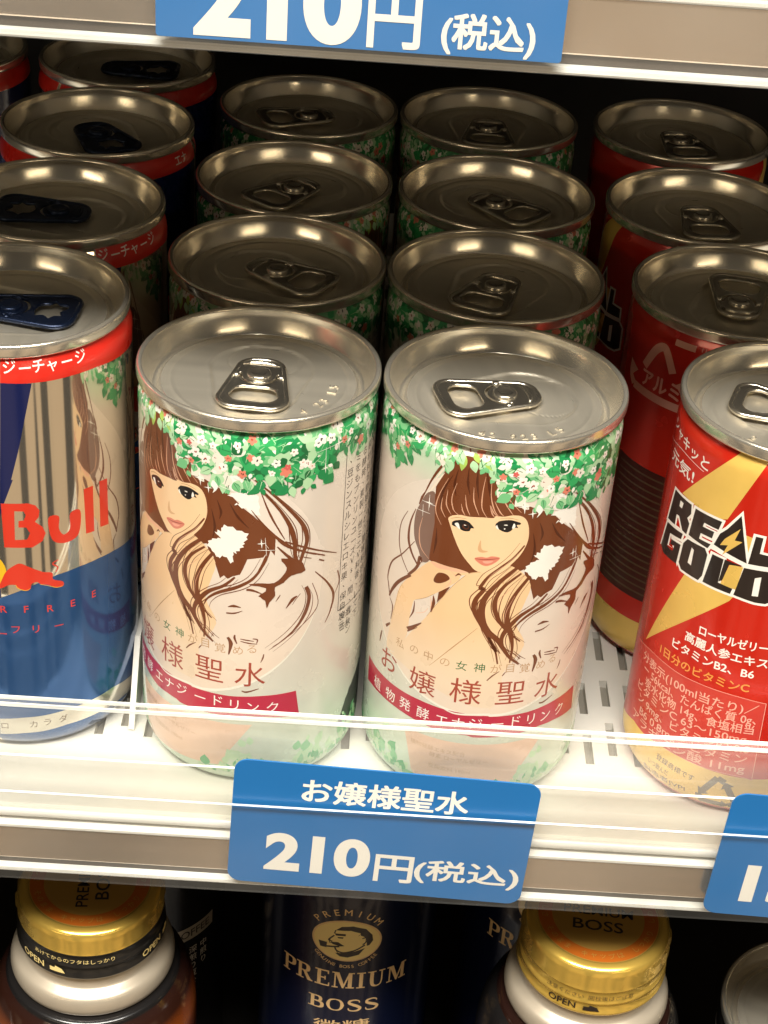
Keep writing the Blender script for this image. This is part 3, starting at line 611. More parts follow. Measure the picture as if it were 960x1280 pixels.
RED = [
('p','gold',0,[[(-2109,9861),(-1703,9773),(-3143,7933),(-2619,7920),(-1934,7948),(-1763,8031),(-1163,9652),(-860,10334)]]),
('p','gold',0,[[(-2483,6359),(-2605,6038),(-3557,3598),(-1349,6071),(-1199,6375)]]),
('p','gold',0,[[(-1475,7834),(-1135,7813),(-1177,7333),(-1572,7248)]]),
('o','white',1,[(-3457,7834),(-2751,7869),(-2714,7650),(-2811,7489),(-2711,7397),(-2745,7099),(-2900,7109),(-3104,7361),(-3209,7341),(-3214,7059),(-3572,7001)],60),
('p','ink',3,[[(-3457,7834),(-2751,7869),(-2714,7650),(-2811,7489),(-2711,7397),(-2745,7099),(-2900,7109),(-3104,7361),(-3209,7341),(-3214,7059),(-3572,7001)]]),
('p','white',4,[[(-3159,7735),(-3027,7739),(-3057,7588),(-3164,7583)]]),
('o','white',1,[(-2613,7858),(-1870,7915),(-1918,7686),(-2298,7666),(-2318,7561),(-2006,7583),(-2032,7405),(-2338,7378),(-2357,7225),(-2032,7248),(-2092,7113),(-2673,7132)],60),
('p','ink',3,[[(-2613,7858),(-1870,7915),(-1918,7686),(-2298,7666),(-2318,7561),(-2006,7583),(-2032,7405),(-2338,7378),(-2357,7225),(-2032,7248),(-2092,7113),(-2673,7132)]]),
('o','white',1,[(-1469,8249),(-1149,7148),(-1960,7286),(-1865,7615),(-1717,7803)],60),
('p','ink',3,[[(-1469,8249),(-1149,7148),(-1960,7286),(-1865,7615),(-1717,7803)]]),
('o','white',1,[(-1081,7870),(-921,7876),(-926,7477),(-590,7471),(-571,7203),(-1123,7149)],60),
('p','ink',3,[[(-1081,7870),(-921,7876),(-926,7477),(-590,7471),(-571,7203),(-1123,7149)]]),
('o','white',1,[(-3552,6917),(-2857,7041),(-2882,6881),(-3336,6754),(-3364,6394),(-3113,6420),(-3080,6575),(-3249,6520),(-3225,6666),(-2857,6749),(-2896,6217),(-3489,6124),(-3687,6215)],60),
('p','ink',3,[[(-3552,6917),(-2857,7041),(-2882,6881),(-3336,6754),(-3364,6394),(-3113,6420),(-3080,6575),(-3249,6520),(-3225,6666),(-2857,6749),(-2896,6217),(-3489,6124),(-3687,6215)]]),
('o','white',1,[(-2671,7022),(-2152,7081),(-2059,6957),(-2088,6389),(-2170,6221),(-2708,6197),(-2816,6310),(-2782,6849)],60),
('p','ink',3,[[(-2671,7022),(-2152,7081),(-2059,6957),(-2088,6389),(-2170,6221),(-2708,6197),(-2816,6310),(-2782,6849)]]),
('p','white',4,[[(-2505,6900),(-2432,6872),(-2431,6463),(-2540,6477)]]),
('o','white',1,[(-1942,7044),(-1659,7043),(-1681,6423),(-1336,6408),(-1363,6259),(-2050,6249)],60),
('p','ink',3,[[(-1942,7044),(-1659,7043),(-1681,6423),(-1336,6408),(-1363,6259),(-2050,6249)]]),
('o','white',1,[(-1186,7024),(-550,7090),(-430,6958),(-414,6365),(-585,6248),(-808,6228),(-1288,6267)],60),
('p','ink',3,[[(-1186,7024),(-550,7090),(-430,6958),(-414,6365),(-585,6248),(-808,6228),(-1288,6267)]]),
('p','white',4,[[(-915,6842),(-784,6905),(-768,6400),(-901,6380)]]),
('o','white',1,[(-3505,6988),(-2717,7097),(-1925,7155),(-1191,7053),(-615,7095),(-632,7188),(-1205,7127),(-1940,7226),(-2680,7159),(-3475,7028)],4),
('p','gold',2,[[(-1504,6984),(-1203,7029),(-1257,6412),(-1627,6409)]]),
('p','ink',2.5,[[(-1635,7054),(-1207,7047),(-1518,6966),(-1594,6525),(-1678,6445)]]),
('p','gold',4,[[(-1432,7929),(-1732,7544),(-1812,7350),(-1635,7422),(-1723,7130),(-1334,7630),(-1507,7604)]]),
('tl','white',2,'ローヤルゼリー',(-1879,5037),(-305,5088),290,20),
('tl','white',2,'高麗人参エキス',(-2203,4686),(-227,4669),290,20),
('tl','white',2,'ビタミンB2、B6',(-2518,4296),(-471,4326),290,20),
('tl','orange',2,'1日分のビタミンC',(-2864,3866),(-506,3923),290,20),
('p','redbox',1,[[(-4640,3092),(-3937,3342),(-3258,3526),(-2695,3585),(-2111,3601),(-1468,3636),(-709,3635),(-57,3553),(31,1270),(-304,1352),(-1065,1367),(-1682,1377),(-2246,1359),(-2885,1278),(-3394,1267),(-4630,757)]]),
('s','pinkline',2,[(-3924,3327),(-3258,3526),(-2695,3585),(-2111,3601),(-1468,3636),(-709,3635),(-57,3553)],(12,12)),
('s','pinkline',2,[(-57,3553),(-18,2454),(31,1270)],(12,12)),
('s','pinkline',2,[(31,1270),(-304,1352),(-1065,1367),(-1682,1377),(-2246,1359),(-2885,1278)],(12,12)),
('tl','pinkline',2,'分表示(100ml当たり)／',(-3500,3215),(-190,3330),300,10),
('tl','pinkline',2,'ー 56kcal、たんぱく質 0g、',(-3350,2923),(-190,3038),300,10),
('tl','pinkline',2,'炭水化物 14g、食塩相当',(-3200,2631),(-190,2746),300,10),
('tl','pinkline',2,'ビタミンC 63〜150mg、',(-3500,2339),(-190,2454),300,10),
('tl','pinkline',2,'ン 9mg、ビタミンB2 0.8',(-3350,2047),(-190,2162),300,10),
('tl','pinkline',2,'B6 0.8mg／ビタミン',(-3200,1755),(-190,1870),300,10),
('tl','pinkline',2,'アラギニン酸 11mg',(-3500,1463),(-190,1578),300,10),
('tl','inkfaint',1,'登録商標です',(-2333,1017),(-1270,944),200,10),
('tl','inkfaint',1,'いつ飲んだ',(-2552,723),(-1921,718),200,10),
('tl','inkfaint',1,'製造者JVPI',(-2727,403),(-1439,498),200,10),
('recy','inkfaint',1,(-677,676),620),
('tl','white',2,'シャキッと',(-4263,9130),(-2476,8993),330,14),
('tl','white',2,'元気!',(-4043,8447),(-2853,8507),360,14),
('s','white',2,[(-4653,8522),(-3559,8825),(-2587,8807)],(10,12,10))]
BLUE = [
('p','red',0,[[(348,10794),(303,10028),(624,9997),(950,9991),(1371,9983),(1776,9988),(2447,9978),(3302,9871),(3770,9835),(4208,9808),(4328,10433),(2046,10662)]]),
('t','white',2,'ジ',(503,10367),300,0,10),
('t','white',2,'ー',(824,10329),300,0,10),
('t','white',2,'チ',(1112,10340),300,0,10),
('t','white',2,'ャ',(1407,10296),300,0,10),
('t','white',2,'ー',(1744,10328),300,0,10),
('t','white',2,'ジ',(2083,10345),300,0,10),
('p','navy',0,[[(303,10028),(941,9983),(792,9317),(576,8357),(393,7664),(429,7663),(217,7086),(105,6715)]]),
('p','bluemetal',0,[[(3745,4878),(2819,5051),(2350,5103),(1804,5108),(1255,5050),(740,4877),(-27,4532),(-56,4050),(-201,1680),(-350,-719),(1271,-841),(3658,-1259)]]),
('sun','yellow',1,(-404,5243),560),
('p','redp',2,[[(141,7065),(725,7047),(873,6974),(952,6834),(925,6665),(837,6555),(999,6400),(1059,6221),(981,6028),(759,5891),(149,5916)],[(415,6866),(610,6849),(655,6742),(606,6613),(491,6605),(483,6439),(648,6428),(723,6271),(653,6110),(389,6110)]]),
('m','redp',2,[[(1133,6598),(1371,6598),(1358,6284),(1464,6086),(1620,6208),(1636,6596),(1881,6598),(1862,6123),(1729,5906),(1422,5870),(1187,6044)]]),
('p','redp',2,[[(1992,7101),(2240,7094),(2234,5893),(2013,5920)]]),
('p','redp',2,[[(2427,7123),(2673,7088),(2674,5870),(2415,5924)]]),
('m','redp',2,[[(-108,4767),(-3,4932),(141,5250),(304,5406),(462,5479),(641,5382),(943,5203),(1156,5133),(1170,4955),(1385,4843),(1396,4719),(1241,4714),(1052,4825),(896,4873),(806,4946),(685,4902),(657,4777),(546,4732),(365,4818),(338,4897),(183,4896),(54,4820)]]),
('s','yellow',3,[(339,4904),(395,4806),(547,4740),(658,4788)],(10,16,10)),
('s','yellow',3,[(865,4878),(1051,4805),(1241,4714),(1390,4721)],(8,14,8)),
('s','redp',2,[(1312,5453),(1179,5378),(1290,5255),(1233,5134)],(20,35,15)),
('t','redp',2,'R',(34,4222),270,0,8),
('t','redp',2,'F',(536,4221),270,0,8),
('t','redp',2,'R',(1071,4170),270,0,8),
('t','redp',2,'E',(1606,4163),270,0,8),
('t','redp',2,'E',(2157,4193),270,0,8),
('t','redp',2,'ー',(-36,3530),260,0,4),
('t','redp',2,'フ',(274,3652),260,0,4),
('t','redp',2,'リ',(725,3642),260,0,4),
('t','redp',2,'ー',(1249,3645),260,0,4),
('p','silver',1,[[(-244,992),(289,1058),(810,1084),(1350,1130),(1938,1146),(2644,1158),(3779,866),(4129,195),(3188,571),(2468,639),(1920,667),(1331,671),(789,602),(263,573),(-274,501)]]),
('t','inkfaint',2,'ロ',(-138,786),230,0,0),
('t','inkfaint',2,'カ',(538,845),230,0,0),
('t','inkfaint',2,'ラ',(864,866),230,0,0),
('t','inkfaint',2,'ダ',(1241,888),230,0,0)]
BOSS = [
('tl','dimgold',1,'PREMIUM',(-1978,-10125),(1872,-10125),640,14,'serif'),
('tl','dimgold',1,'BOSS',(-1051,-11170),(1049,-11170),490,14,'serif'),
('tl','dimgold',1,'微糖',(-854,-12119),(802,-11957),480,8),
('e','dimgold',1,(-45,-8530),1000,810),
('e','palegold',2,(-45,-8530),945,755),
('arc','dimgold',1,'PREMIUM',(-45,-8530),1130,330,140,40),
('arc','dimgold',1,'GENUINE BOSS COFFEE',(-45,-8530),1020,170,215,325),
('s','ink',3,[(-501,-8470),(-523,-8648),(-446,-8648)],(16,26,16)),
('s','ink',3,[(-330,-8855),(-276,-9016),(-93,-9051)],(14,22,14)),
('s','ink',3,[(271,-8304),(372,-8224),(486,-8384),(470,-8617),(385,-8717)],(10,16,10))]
GARLAND = [(-2955,8482),(-2354,8948),(-2094,9307),(-1811,9502),(-1464,9096),(-1068,9493),(-768,9400),(-371,9338),(-224,8971),(-48,8860),(176,8579),(385,8465),(668,8499),(981,8393),(1498,8442),(1796,8432),(1960,8354),(2048,8405),(2249,8540),(2276,8410),(2571,8324),(2808,8411),(2871,8485),(3332,8470),(3484,8971),(3730,8983),(3790,8893)]

def body_profile(R, H):
    """mm: can wall from the standing ring up to the seam"""
    return [(0, 3.2), (14, 3.0), (20.2, 1.8), (21.4, .4), (22.0, .0), (22.8, .2), (24.0, 1.2), (25.2, 3.0), (R - .2, 5.2), (R, 7.4), (R, H - 7.6), (R - .15, H - 6.2), (R - .6, H - 4.9), (R - 1.15, H - 3.9), (R - 1.3, H - 3.2)]
def make_body(name, R, H, base, pr):
    prof = body_profile(R, H); mb = MB()
    mb.lathe([(r * MM, z * MM) for r, z in prof], base, SEG)
    def rad(v):
        for (r0, z0), (r1, z1) in zip(prof[4:], prof[5:]):
            if z0 <= v <= z1: return r0 + (r1 - r0) * (v - z0) / (z1 - z0)
        return prof[-1][0] if v > H - 4 else prof[4][0]
    pr.lay(mb, rad, [z for r, z in prof[5:-1]], 2 * pi * R / SEG)
    o = mb.build(name); me = o.data; bpy.data.objects.remove(o); return me

def leaf(pr, layer, mat, u, v, L, a, fat=.42):
    pts = []
    for i in range(9):
        t = i / 8; w = fat * math.sin(pi * t ** .85) * (1 - .2 * t); pts.append((t, w))
    loop = [(t, w) for t, w in pts] + [(t, -w) for t, w in pts[-2:0:-1]]
    ca, sa = math.cos(a), math.sin(a)
    pr.poly(layer, mat, [[(u + L * (x * ca - y * sa), v + L * (x * sa + y * ca)) for x, y in loop]])
def flower(pr, layer, mat, u, v, r, heart):
    a0 = rnd.uniform(0, 6); L = []
    for i in range(30):
        a = 2 * pi * i / 30; q = r * (.62 + .38 * abs(math.cos(2.5 * a))); L.append((u + q * math.cos(a + a0), v + q * math.sin(a + a0)))
    pr.poly(layer, mat, [L])
    for j in range(3): pr.ell(layer + .1, heart, (u + rnd.uniform(-.2, .2) * r, v + rnd.uniform(-.2, .2) * r), r * .12, r * .15, 8)
def low(u):
    G = GARLAND
    g = [(a / 100, b / 100) for a, b in G]
    if u <= g[0][0] or u >= g[-1][0]: return 89 + 1.5 * math.sin(u * .7)
    for (a, b), (c, d) in zip(g, g[1:]):
        if a <= u <= c: return b + (d - b) * (u - a) / max(1e-6, c - a)
    return 90
def garland(pr, top, lim):
    zone = lambda u: 'lime' if -19 < u < -4 else ('mint' if -4 <= u < 13 else 'deep')
    pal = dict(lime=('leafe', 'leaff', 'leafc', 'pale', 'leaff', 'leafe'), mint=('leafb', 'leaff', 'leafc', 'leafa', 'leaff', 'pale'), deep=('leafa', 'leafb', 'leafb', 'leafd', 'leafa', 'leafc', 'leaff'))
    u = -lim
    while u < lim:                      # soft clumps behind
        lo = low(u)
        for k in range(3 if zone(u) == 'deep' else 1 if zone(u) == 'mint' else rnd.random() < .35):
            v = rnd.uniform(lo + 2.4, top - .5); r = min(rnd.uniform(1.8, 3.4), max(1.2, (v - lo) * .8)); n = 11; a0 = rnd.uniform(0, 6)
            L = smooth_loop([(u + r * rnd.uniform(.6, 1.15) * math.cos(a0 + 2 * pi * i / n), v + r * rnd.uniform(.6, 1.1) * math.sin(a0 + 2 * pi * i / n)) for i in range(n)], 3)
            pr.poly(4.5 + rnd.random() * .4, rnd.choice(pal[zone(u)]), [L])
        u += 1.1
    u = -lim
    while u < lim:                      # leaves
        lo = low(u); n = 1 + int((top - lo) / 2.3); z = zone(u); n = max(1, n - 2) if z == 'lime' else n
        for k in range(n):
            v = lo + (top - lo) * (k + rnd.random()) / n; uu = u + rnd.uniform(-.8, .8); edge = v < lo + 2.6
            mat = rnd.choice(('leaff', 'leafc', 'pale', 'leaff')) if edge and z == 'mint' else rnd.choice(pal[z])
            a = rnd.uniform(-2.7, -.5) if edge else rnd.uniform(0, 2 * pi); L = rnd.uniform(1.8, 3.8)
            leaf(pr, 5 + rnd.random() * .5, mat, uu, v, L, a, rnd.uniform(.24, .5))
            if rnd.random() < .4: pr.stroke(5.52, 'leafd' if z != 'deep' else 'leaff', [(uu + L * .1 * math.cos(a), v + L * .1 * math.sin(a)), (uu + L * .8 * math.cos(a), v + L * .8 * math.sin(a))], [.16, .06])
        for q in range(1 if z == 'deep' else 2):   # pale cut-outs between the leaves
            leaf(pr, 5.55, rnd.choice(('pale', 'leaff', 'white')), u + rnd.uniform(-.6, .6), rnd.uniform(lo, top), rnd.uniform(.7, 1.9), rnd.uniform(0, 6.2), rnd.uniform(.2, .4))
        for q in range((rnd.random() < .35) if z == 'lime' else (1 if rnd.random() < .62 else 0)):
            v = rnd.uniform(lo + 1.4, top - .4); flower(pr, 5.6, rnd.choice(('white', 'white', 'white', 'pale', 'coral', 'coral', 'rose')), u + rnd.uniform(-.8, .8), v, rnd.uniform(.7, 1.45), rnd.choice(('redbrown', 'coral', 'ink')))
        if rnd.random() < .3:
            x = rnd.uniform(-1, 1); pr.stroke(5.1, 'leafd', [(u, lo + 1.5), (u + x * .6, lo - .6), (u + x * 1.6, lo - 2.4)], [.22, .16, .06])
            leaf(pr, 5.12, 'leafa' if z == 'deep' else 'leafc', u + x, lo - .8, 1.7, rnd.uniform(-2.4, -.7), .36)
        u += 1.0
    for c0, w in ((-24, 9), (15, 9), (31, 6), (46, 10), (-44, 10), (70, 10)):      # bushes along the foot
        for k in range(46):
            uu = c0 + rnd.gauss(0, w * .45); v = 3.5 + abs(rnd.gauss(0, 5)) * max(.2, 1 - abs(uu - c0) / w)
            leaf(pr, 3 + rnd.random(), rnd.choice(('leaff', 'leafc', 'leaff', 'leafb', 'leaff')), uu, v, rnd.uniform(1.5, 4), rnd.uniform(.6, 2.5), rnd.uniform(.25, .45))

def green_mesh():
    pr = Print(26.1)
    pr.ell(0, 'peach', (-.5, 59), 33, 31.6, 72)
    draw(pr, [i for i in GREEN if not (i[0] in 'e ring' and i[1] in ('peach', 'pale') and i[4] > 2000)])
    n = 72
    pr.stroke(.4, 'pale', [(-.5 + 33 * math.cos(2 * pi * i / n), 59 + 31.6 * math.sin(2 * pi * i / n)) for i in range(n // 2 + 3, n - 1)], [.1, .5, .8, .5, .1])
    garland(pr, 96.4, 81)
    return make_body('body', 26.1, 100, 'canwhite', pr)
def red_mesh():
    pr = Print(26.1)
    n = 60
    pr.poly(0, 'gold', [[(-81, 2.5), (81, 2.5), (81, 13.4), (0, 13.0), (-20, 14), (-81, 13.4)]])
    draw(pr, RED)
    # back of the label: recycling mark over a panel of fine print
    u0 = 42
    P = [Vector((u0 - 1, 90.3)), Vector((u0 - 8.6, 77.6)), Vector((u0 + 7.4, 77.6))]
    w = 2.1
    pr.stroke(2, 'pinkline', [(u0 - 5.2, 84), (u0 - 2.2, 89.6), (u0 + .2, 91.4), (u0 + 1.6, 90), (u0 + 3.8, 85.8)], [w] * 5)
    pr.stroke(2, 'pinkline', [(u0 - 9.3, 82.5), (u0 - 10.2, 79.6), (u0 - 8.4, 77.6)], [w * 2.0, w * .8, w]); pr.stroke(2, 'pinkline', [(u0 - 8.4, 77.6), (u0, 77.4), (u0 + 9, 77.4)], [w] * 3)
    pr.stroke(2, 'pinkline', [(u0 + 6, 84), (u0 + 9, 80), (u0 + 9.4, 77.6)], [w] * 3)
    draw(pr, [('tl', 'pinkline', 2, 'アルミ', (round((u0 - 5.2) * 100), 8130), (round((u0 + 6.6) * 100), 8130), 520, 30)])
    pr.text(2, 'pinkline', '©', (u0 + 8.4, 88.6), 2.6, 0, 0)
    pr.poly(2, 'pinkline', [[(u0 + 3, 93.2), (u0 + 8.5, 93.2), (u0 + 8.5, 94.7), (u0 + 3, 94.7)]]); pr.text(2, 'pinkline', 'リサイクル', (u0 + 14.5, 94), 1.9, 0, .01)
    pr.poly(1, 'darkred', [[(u0 - 10, 20), (u0 + 26, 20), (u0 + 26, 58), (u0 - 10, 58)]])
    for k in range(18): pr.stroke(2, 'inkfaint', [(u0 - 8.5, 56 - 2.0 * k), (u0 + 8 + 15 * ((k * 7) % 5) / 5, 56 - 2.0 * k)], [.5, .5])
    return make_body('body', 26.1, 100, 'canred', pr)
def blue_mesh():
    pr = Print(26.3); H = 108.5
    draw(pr, BLUE)
    # the same bands carried round the rest of the can
    pr.poly(0, 'red', [[(20, 100.6), (82, 100.6), (82, 106), (20, 106)]]); pr.poly(0, 'red', [[(-82, 100.4), (0, 100.4), (0, 106), (-82, 106)]])
    pr.poly(0, 'bluemetal', [[(28, 3), (82, 3), (82, 46), (60, 47), (40, 49.5), (28, 47)]])
    pr.poly(0, 'navy', [[(-82, 45), (0, 45.3), (0, 100.3), (-82, 100.4)]]); pr.poly(0, 'bluemetal', [[(-82, 3), (0, 3), (0, 45.2), (-82, 44.8)]])
    pr.text(2, 'redp', 'Red', (-14, 64), 15, 0, .03); pr.text(2, 'red', 'SUGA', (-19, 33), 3, 0, .01); pr.text(3, 'white', 'エナ', (-9, 103), 3, 0, .01)
    return make_body('body', 26.3, H, 'canblank', pr)

# lid: seam, wall and embossed panel, seam top at z = 0
def lid_mesh(Rs, tab_len):
    mb = MB()
    o = Rs
    prof = [(o - 1.6, -3.4), (o - .9, -3.3), (o - .35, -3.0), (o - .05, -2.5), (o, -1.6), (o - .02, -.8), (o - .2, -.25), (o - .6, 0), (o - 1.0, -.08), (o - 1.35, -.4), (o - 1.5, -1.1), (o - 1.75, -2.2), (o - 2.5, -4.2), (o - 3.1, -5.5), (o - 3.5, -6.0), (o - 4.0, -6.1), (o - 4.5, -5.8), (o - 4.8, -5.2), (o - 5.3, -4.9)]
    mb.lathe([(r * MM, z * MM) for r, z in smooth_prof(prof, 3)], 'rimmetal', 128)
    R0 = o - 5.3; nr, na = 46, 128; V = []; N = []
    def sd(x, y):      # stadium round the tab, tab points along +x
        a, b = -4.5, 6.0; t = min(max(x, a), b); return math.hypot(x - t, y) - (11.4 - .22 * (t - a))
    def h(x, y):
        r = math.hypot(x, y); z = -4.9
        d = sd(x, y); z -= .55 / (1 + math.exp(max(-30, min(30, d * 4)))); z += .22 * math.exp(-((d - .3) / .55) ** 2)
        z += .18 * math.exp(-((r - R0 + 2.1) / .5) ** 2)
        # score line of the pour opening
        q = math.hypot((x + 9.2) / 7.0, y / 8.0); z -= .14 * math.exp(-((q - 1) / .035) ** 2)
        return z
    for i in range(nr + 1):
        r = R0 * (1 - i / nr) + 1e-4
        for j in range(na):
            t = 2 * pi * j / na; x, y = r * math.sin(t), -r * math.cos(t); V.append((x * MM, y * MM, h(x, y) * MM))
            g = .05; n = Vector((-(h(x + g, y) - h(x - g, y)) / (2 * g), -(h(x, y + g) - h(x, y - g)) / (2 * g), 1)).normalized(); N.append(n)
    F = [(i * na + j, i * na + (j + 1) % na, (i + 1) * na + (j + 1) % na, (i + 1) * na + j) for i in range(nr) for j in range(na)]
    mb.add(V, F, 'lidmetal', N)
    return mb
def rrect(x0, x1, hw0, hw1, r0, r1, n=7):
    """rounded trapezoid, narrow end at x0"""
    out = []
    for (cx, cy, r, a0) in ((x1 - r1, hw1 - r1, r1, 0), (x0 + r0, hw0 - r0, r0, pi / 2), (x0 + r0, -hw0 + r0, r0, pi), (x1 - r1, -hw1 + r1, r1, 1.5 * pi)):
        for i in range(n + 1):
            a = a0 + pi / 2 * i / n; out.append((cx + r * math.cos(a), cy + r * math.sin(a)))
    return out
def curve_mesh(loops, dim, extrude, bevel, z=0):
    c = bpy.data.curves.new('outline', 'CURVE'); c.dimensions = dim; c.bevel_depth = bevel; c.bevel_resolution = 2; c.extrude = extrude
    if dim == '2D': c.fill_mode = 'BOTH'
    else: c.fill_mode = 'FULL'
    for L in loops:
        s = c.splines.new('POLY'); s.points.add(len(L) - 1); s.use_cyclic_u = True
        for p, q in zip(s.points, L): p.co = (q[0], q[1], z if len(q) < 3 else q[2], 1)
    o = bpy.data.objects.new('outline', c); COL.objects.link(o); bpy.context.view_layer.update()
    me = bpy.data.meshes.new_from_object(o.evaluated_get(bpy.context.evaluated_depsgraph_get()))
    v = [tuple(p.co) for p in me.vertices]; f = [tuple(p.vertices) for p in me.polygons]
    bpy.data.objects.remove(o); bpy.data.curves.remove(c); bpy.data.meshes.remove(me); return v, f
def tab_mesh(mat, kind='loop'):
    mb = MB(); out = rrect(-8.2, 15.6, 5.6, 8.2, 4.6, 4.2)
    hole = rrect(5.2, 12.6, 5.2, 5.6, 3.0, 3.2) if kind == 'loop' else smooth_loop([(5.2, .5), (6.2, 2.8), (8.0, 3.4), (9.0, 4.6), (10.6, 3.2), (12.4, 3.0), (12.8, 1), (11.6, -.8), (12.8, -2.6), (10.6, -3), (9.6, -4.4), (8, -3), (6.4, -3.4), (5.6, -1.6)], 3)
    slot = [(4.6 * math.cos(a), 4.6 * math.sin(a)) for a in [math.radians(-100 + 200 * i / 18) for i in range(19)]] + [(3.7 * math.cos(a), 3.7 * math.sin(a)) for a in [math.radians(100 - 200 * i / 18) for i in range(19)]]
    inner = [(p[0] * .93 + .2, p[1] * .9) for p in out]
    v, f = curve_mesh([inner, hole, slot], '2D', .16, .12)
    mb.add([(x * MM, y * MM, (z + 1.25 + .02 * x) * MM) for x, y, z in v], f, mat)
    for L, b in ((inner, .62), (hole, .42)):
        v, f = curve_mesh([[(p[0], p[1], 1.2) for p in L]], '3D', 0, b)
        mb.add([(x * MM, y * MM, (z + .02 * x) * MM) for x, y, z in v], f, mat)
    # bead that stiffens the nose, raised eyelets beside the rivet
    v, f = curve_mesh([[(-5.6 + .0 * i, 0, 1.5) for i in range(1)] + [(-5.4, 2.4, 1.5), (-4.4, 3.8, 1.5), (-5.0, 2.0, 1.5), (-5.0, -2.0, 1.5), (-4.4, -3.8, 1.5), (-5.4, -2.4, 1.5)]], '3D', 0, .3)
    mb.add([(x * MM, y * MM, z * MM) for x, y, z in v], f, mat)
    for sgn in (1, -1): mb.lathe([(.9 * MM, 1.2 * MM), (.8 * MM, 1.75 * MM), (.4 * MM, 2.0 * MM), (0, 2.05 * MM)], mat, 16, center=(.6 * MM, sgn * 4.9 * MM, 0))
    for i in range(len(mb.n)): mb.n[i] = None
    return mb
def rivet_mesh(mat):
    mb = MB(); mb.lathe([(r * MM, z * MM) for r, z in smooth_prof([(2.9, -.2), (2.7, .9), (2.7, 1.5), (2.5, 1.95), (1.9, 2.15), (1.2, 1.95), (0, 1.85)], 3)], mat, 40); return mb
def emboss_mesh(txt, R, size, a0):
    """raised date code following the front edge of the lid panel"""
    mb = MB(); n = len(txt)
    for i, ch in enumerate(txt):
        if ch == ' ': continue
        a = a0 + (i - (n - 1) / 2) * size * .74 / R
        v, f, bb = text_mesh(ch, -.01); cx = (bb[0] + bb[1]) / 2; ca, sa = math.cos(a), math.sin(a); top = []
        for x, y in v:
            x, y = (x - cx) * size, (y - .35) * size; X = x; Y = -R + y
            top.append((X * ca - Y * sa, X * sa + Y * ca))
        V = [(x * MM, y * MM, -4.62 * MM) for x, y in top] + [(x * MM, y * MM, -4.95 * MM) for x, y in top]; m = len(top)
        cnt = {}
        for q in f:
            for p0, p1 in zip(q, q[1:] + q[:1]): cnt.setdefault(frozenset((p0, p1)), []).append((p0, p1))
        side = [(e[0][1], e[0][0], e[0][0] + m, e[0][1] + m) for e in cnt.values() if len(e) == 1]
        mb.add(V, list(f) + side, 'rimmetal')
    return mb

LID = {}
def mesh_of(mb, name, flat=False):
    o = mb.build(name, None, flat); me = o.data; bpy.data.objects.remove(o); return me
LID['lid'] = mesh_of(lid_mesh(26.5, 24), 'lid'); LID['lidb'] = mesh_of(lid_mesh(26.0, 24), 'lid')
LID['tab'] = mesh_of(tab_mesh('tabmetal'), 'tab'); LID['tabb'] = mesh_of(tab_mesh('tabblue', 'cut'), 'tab')
LID['rivet'] = mesh_of(rivet_mesh('tabmetal'), 'rivet'); LID['rivetb'] = mesh_of(rivet_mesh('tabblue'), 'rivet')
def plain_mesh():
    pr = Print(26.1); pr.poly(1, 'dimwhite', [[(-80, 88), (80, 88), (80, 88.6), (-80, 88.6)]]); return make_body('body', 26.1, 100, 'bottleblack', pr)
BODY = dict(dark=plain_mesh(), green=green_mesh(), red=red_mesh(), blue=blue_mesh())
HT = dict(dark=.1, green=.1, red=.1, blue=.1085)

def can(kind, name, label, group, x, y, rot, tab, code=None, z0=0.0):
    t = thing(name, label, 'drink can', (x, y, z0), rot, group)
    link(bpy.data.objects.new('body', BODY[kind]), t)
    lid = link(bpy.data.objects.new('lid', LID['lidb' if kind == 'blue' else 'lid']), t); lid.location = (0, 0, HT[kind])
    lid.rotation_euler = (0, 0, tab - rot)
    sfx = 'b' if kind == 'blue' else ''
    tb = link(bpy.data.objects.new('tab', LID['tab' + sfx]), t); tb.location = (0, 0, HT[kind] - .0052); tb.rotation_euler = (0, 0, tab - rot)
    rv = link(bpy.data.objects.new('rivet', LID['rivet' + sfx]), tb); rv.location = (0, 0, .0002)
    if code:
        em = emboss_mesh(code[0], 16.4, 3.0, 0).build('embossed_code', lid, True); em.rotation_euler = (0, 0, math.radians(code[1]) - tab)
    return t

D = math.radians
GG = 'white energy drink cans printed with a long haired woman'
green = [
 (-.0102, .0401, -.563, -93, ('4 23 L5', 62), 'white can with the woman\'s face turned to its left edge, behind the blue card'),
 (.0433, .0386, 0, 195, ('42 923 L5', 12), 'white can with the woman\'s whole face showing, standing beside red and gold lightning can'),
 (-.0102, .0936, -.62, -32, None, 'white flowered can directly behind the front can whose woman is cut at its left edge'),
 (.0431, .0926, -2.5, -112, None, 'white flowered can directly behind the front can showing the whole face'),
 (-.0095, .1457, 1.3, -127, None, 'shaded white can third in line behind the woman cut at the left edge'),
 (.0451, .1448, 2.2, -42, None, 'shaded white can third in line behind the whole faced woman'),
 (-.0087, .2022, 2.9, 200, None, 'dark rearmost can in line behind the woman cut at the left edge'),
 (.0449, .2020, -1.3, -92, None, 'dark rearmost can in line behind the whole faced woman')]
for x, y, r, t, code, lab in green: can('green', 'flowered_drink_can', lab, GG, x, y, r, D(t), code)
RGp = 'red and gold energy drink cans'
red = [(.1080, .0394, 0, 160, ('2 92 L', -28), 'red can with black REAL GOLD lettering on a gold lightning bolt, front of its column'),
 (.1029, .0927, -2.47, 80, None, 'red can showing a pale recycling triangle, directly behind the lightning bolt can'),
 (.1012, .1451, -.7, -85, None, 'shaded red can behind the one with the recycling triangle'),
 (.1027, .2026, 1.9, -80, None, 'dark red can rearmost of its column under the upper shelf')]
for x, y, r, t, code, lab in red: can('red', 'red_drink_can', lab, RGp, x, y, r, D(t), code)
BGp = 'silver and blue energy drink cans with dark blue tabs'
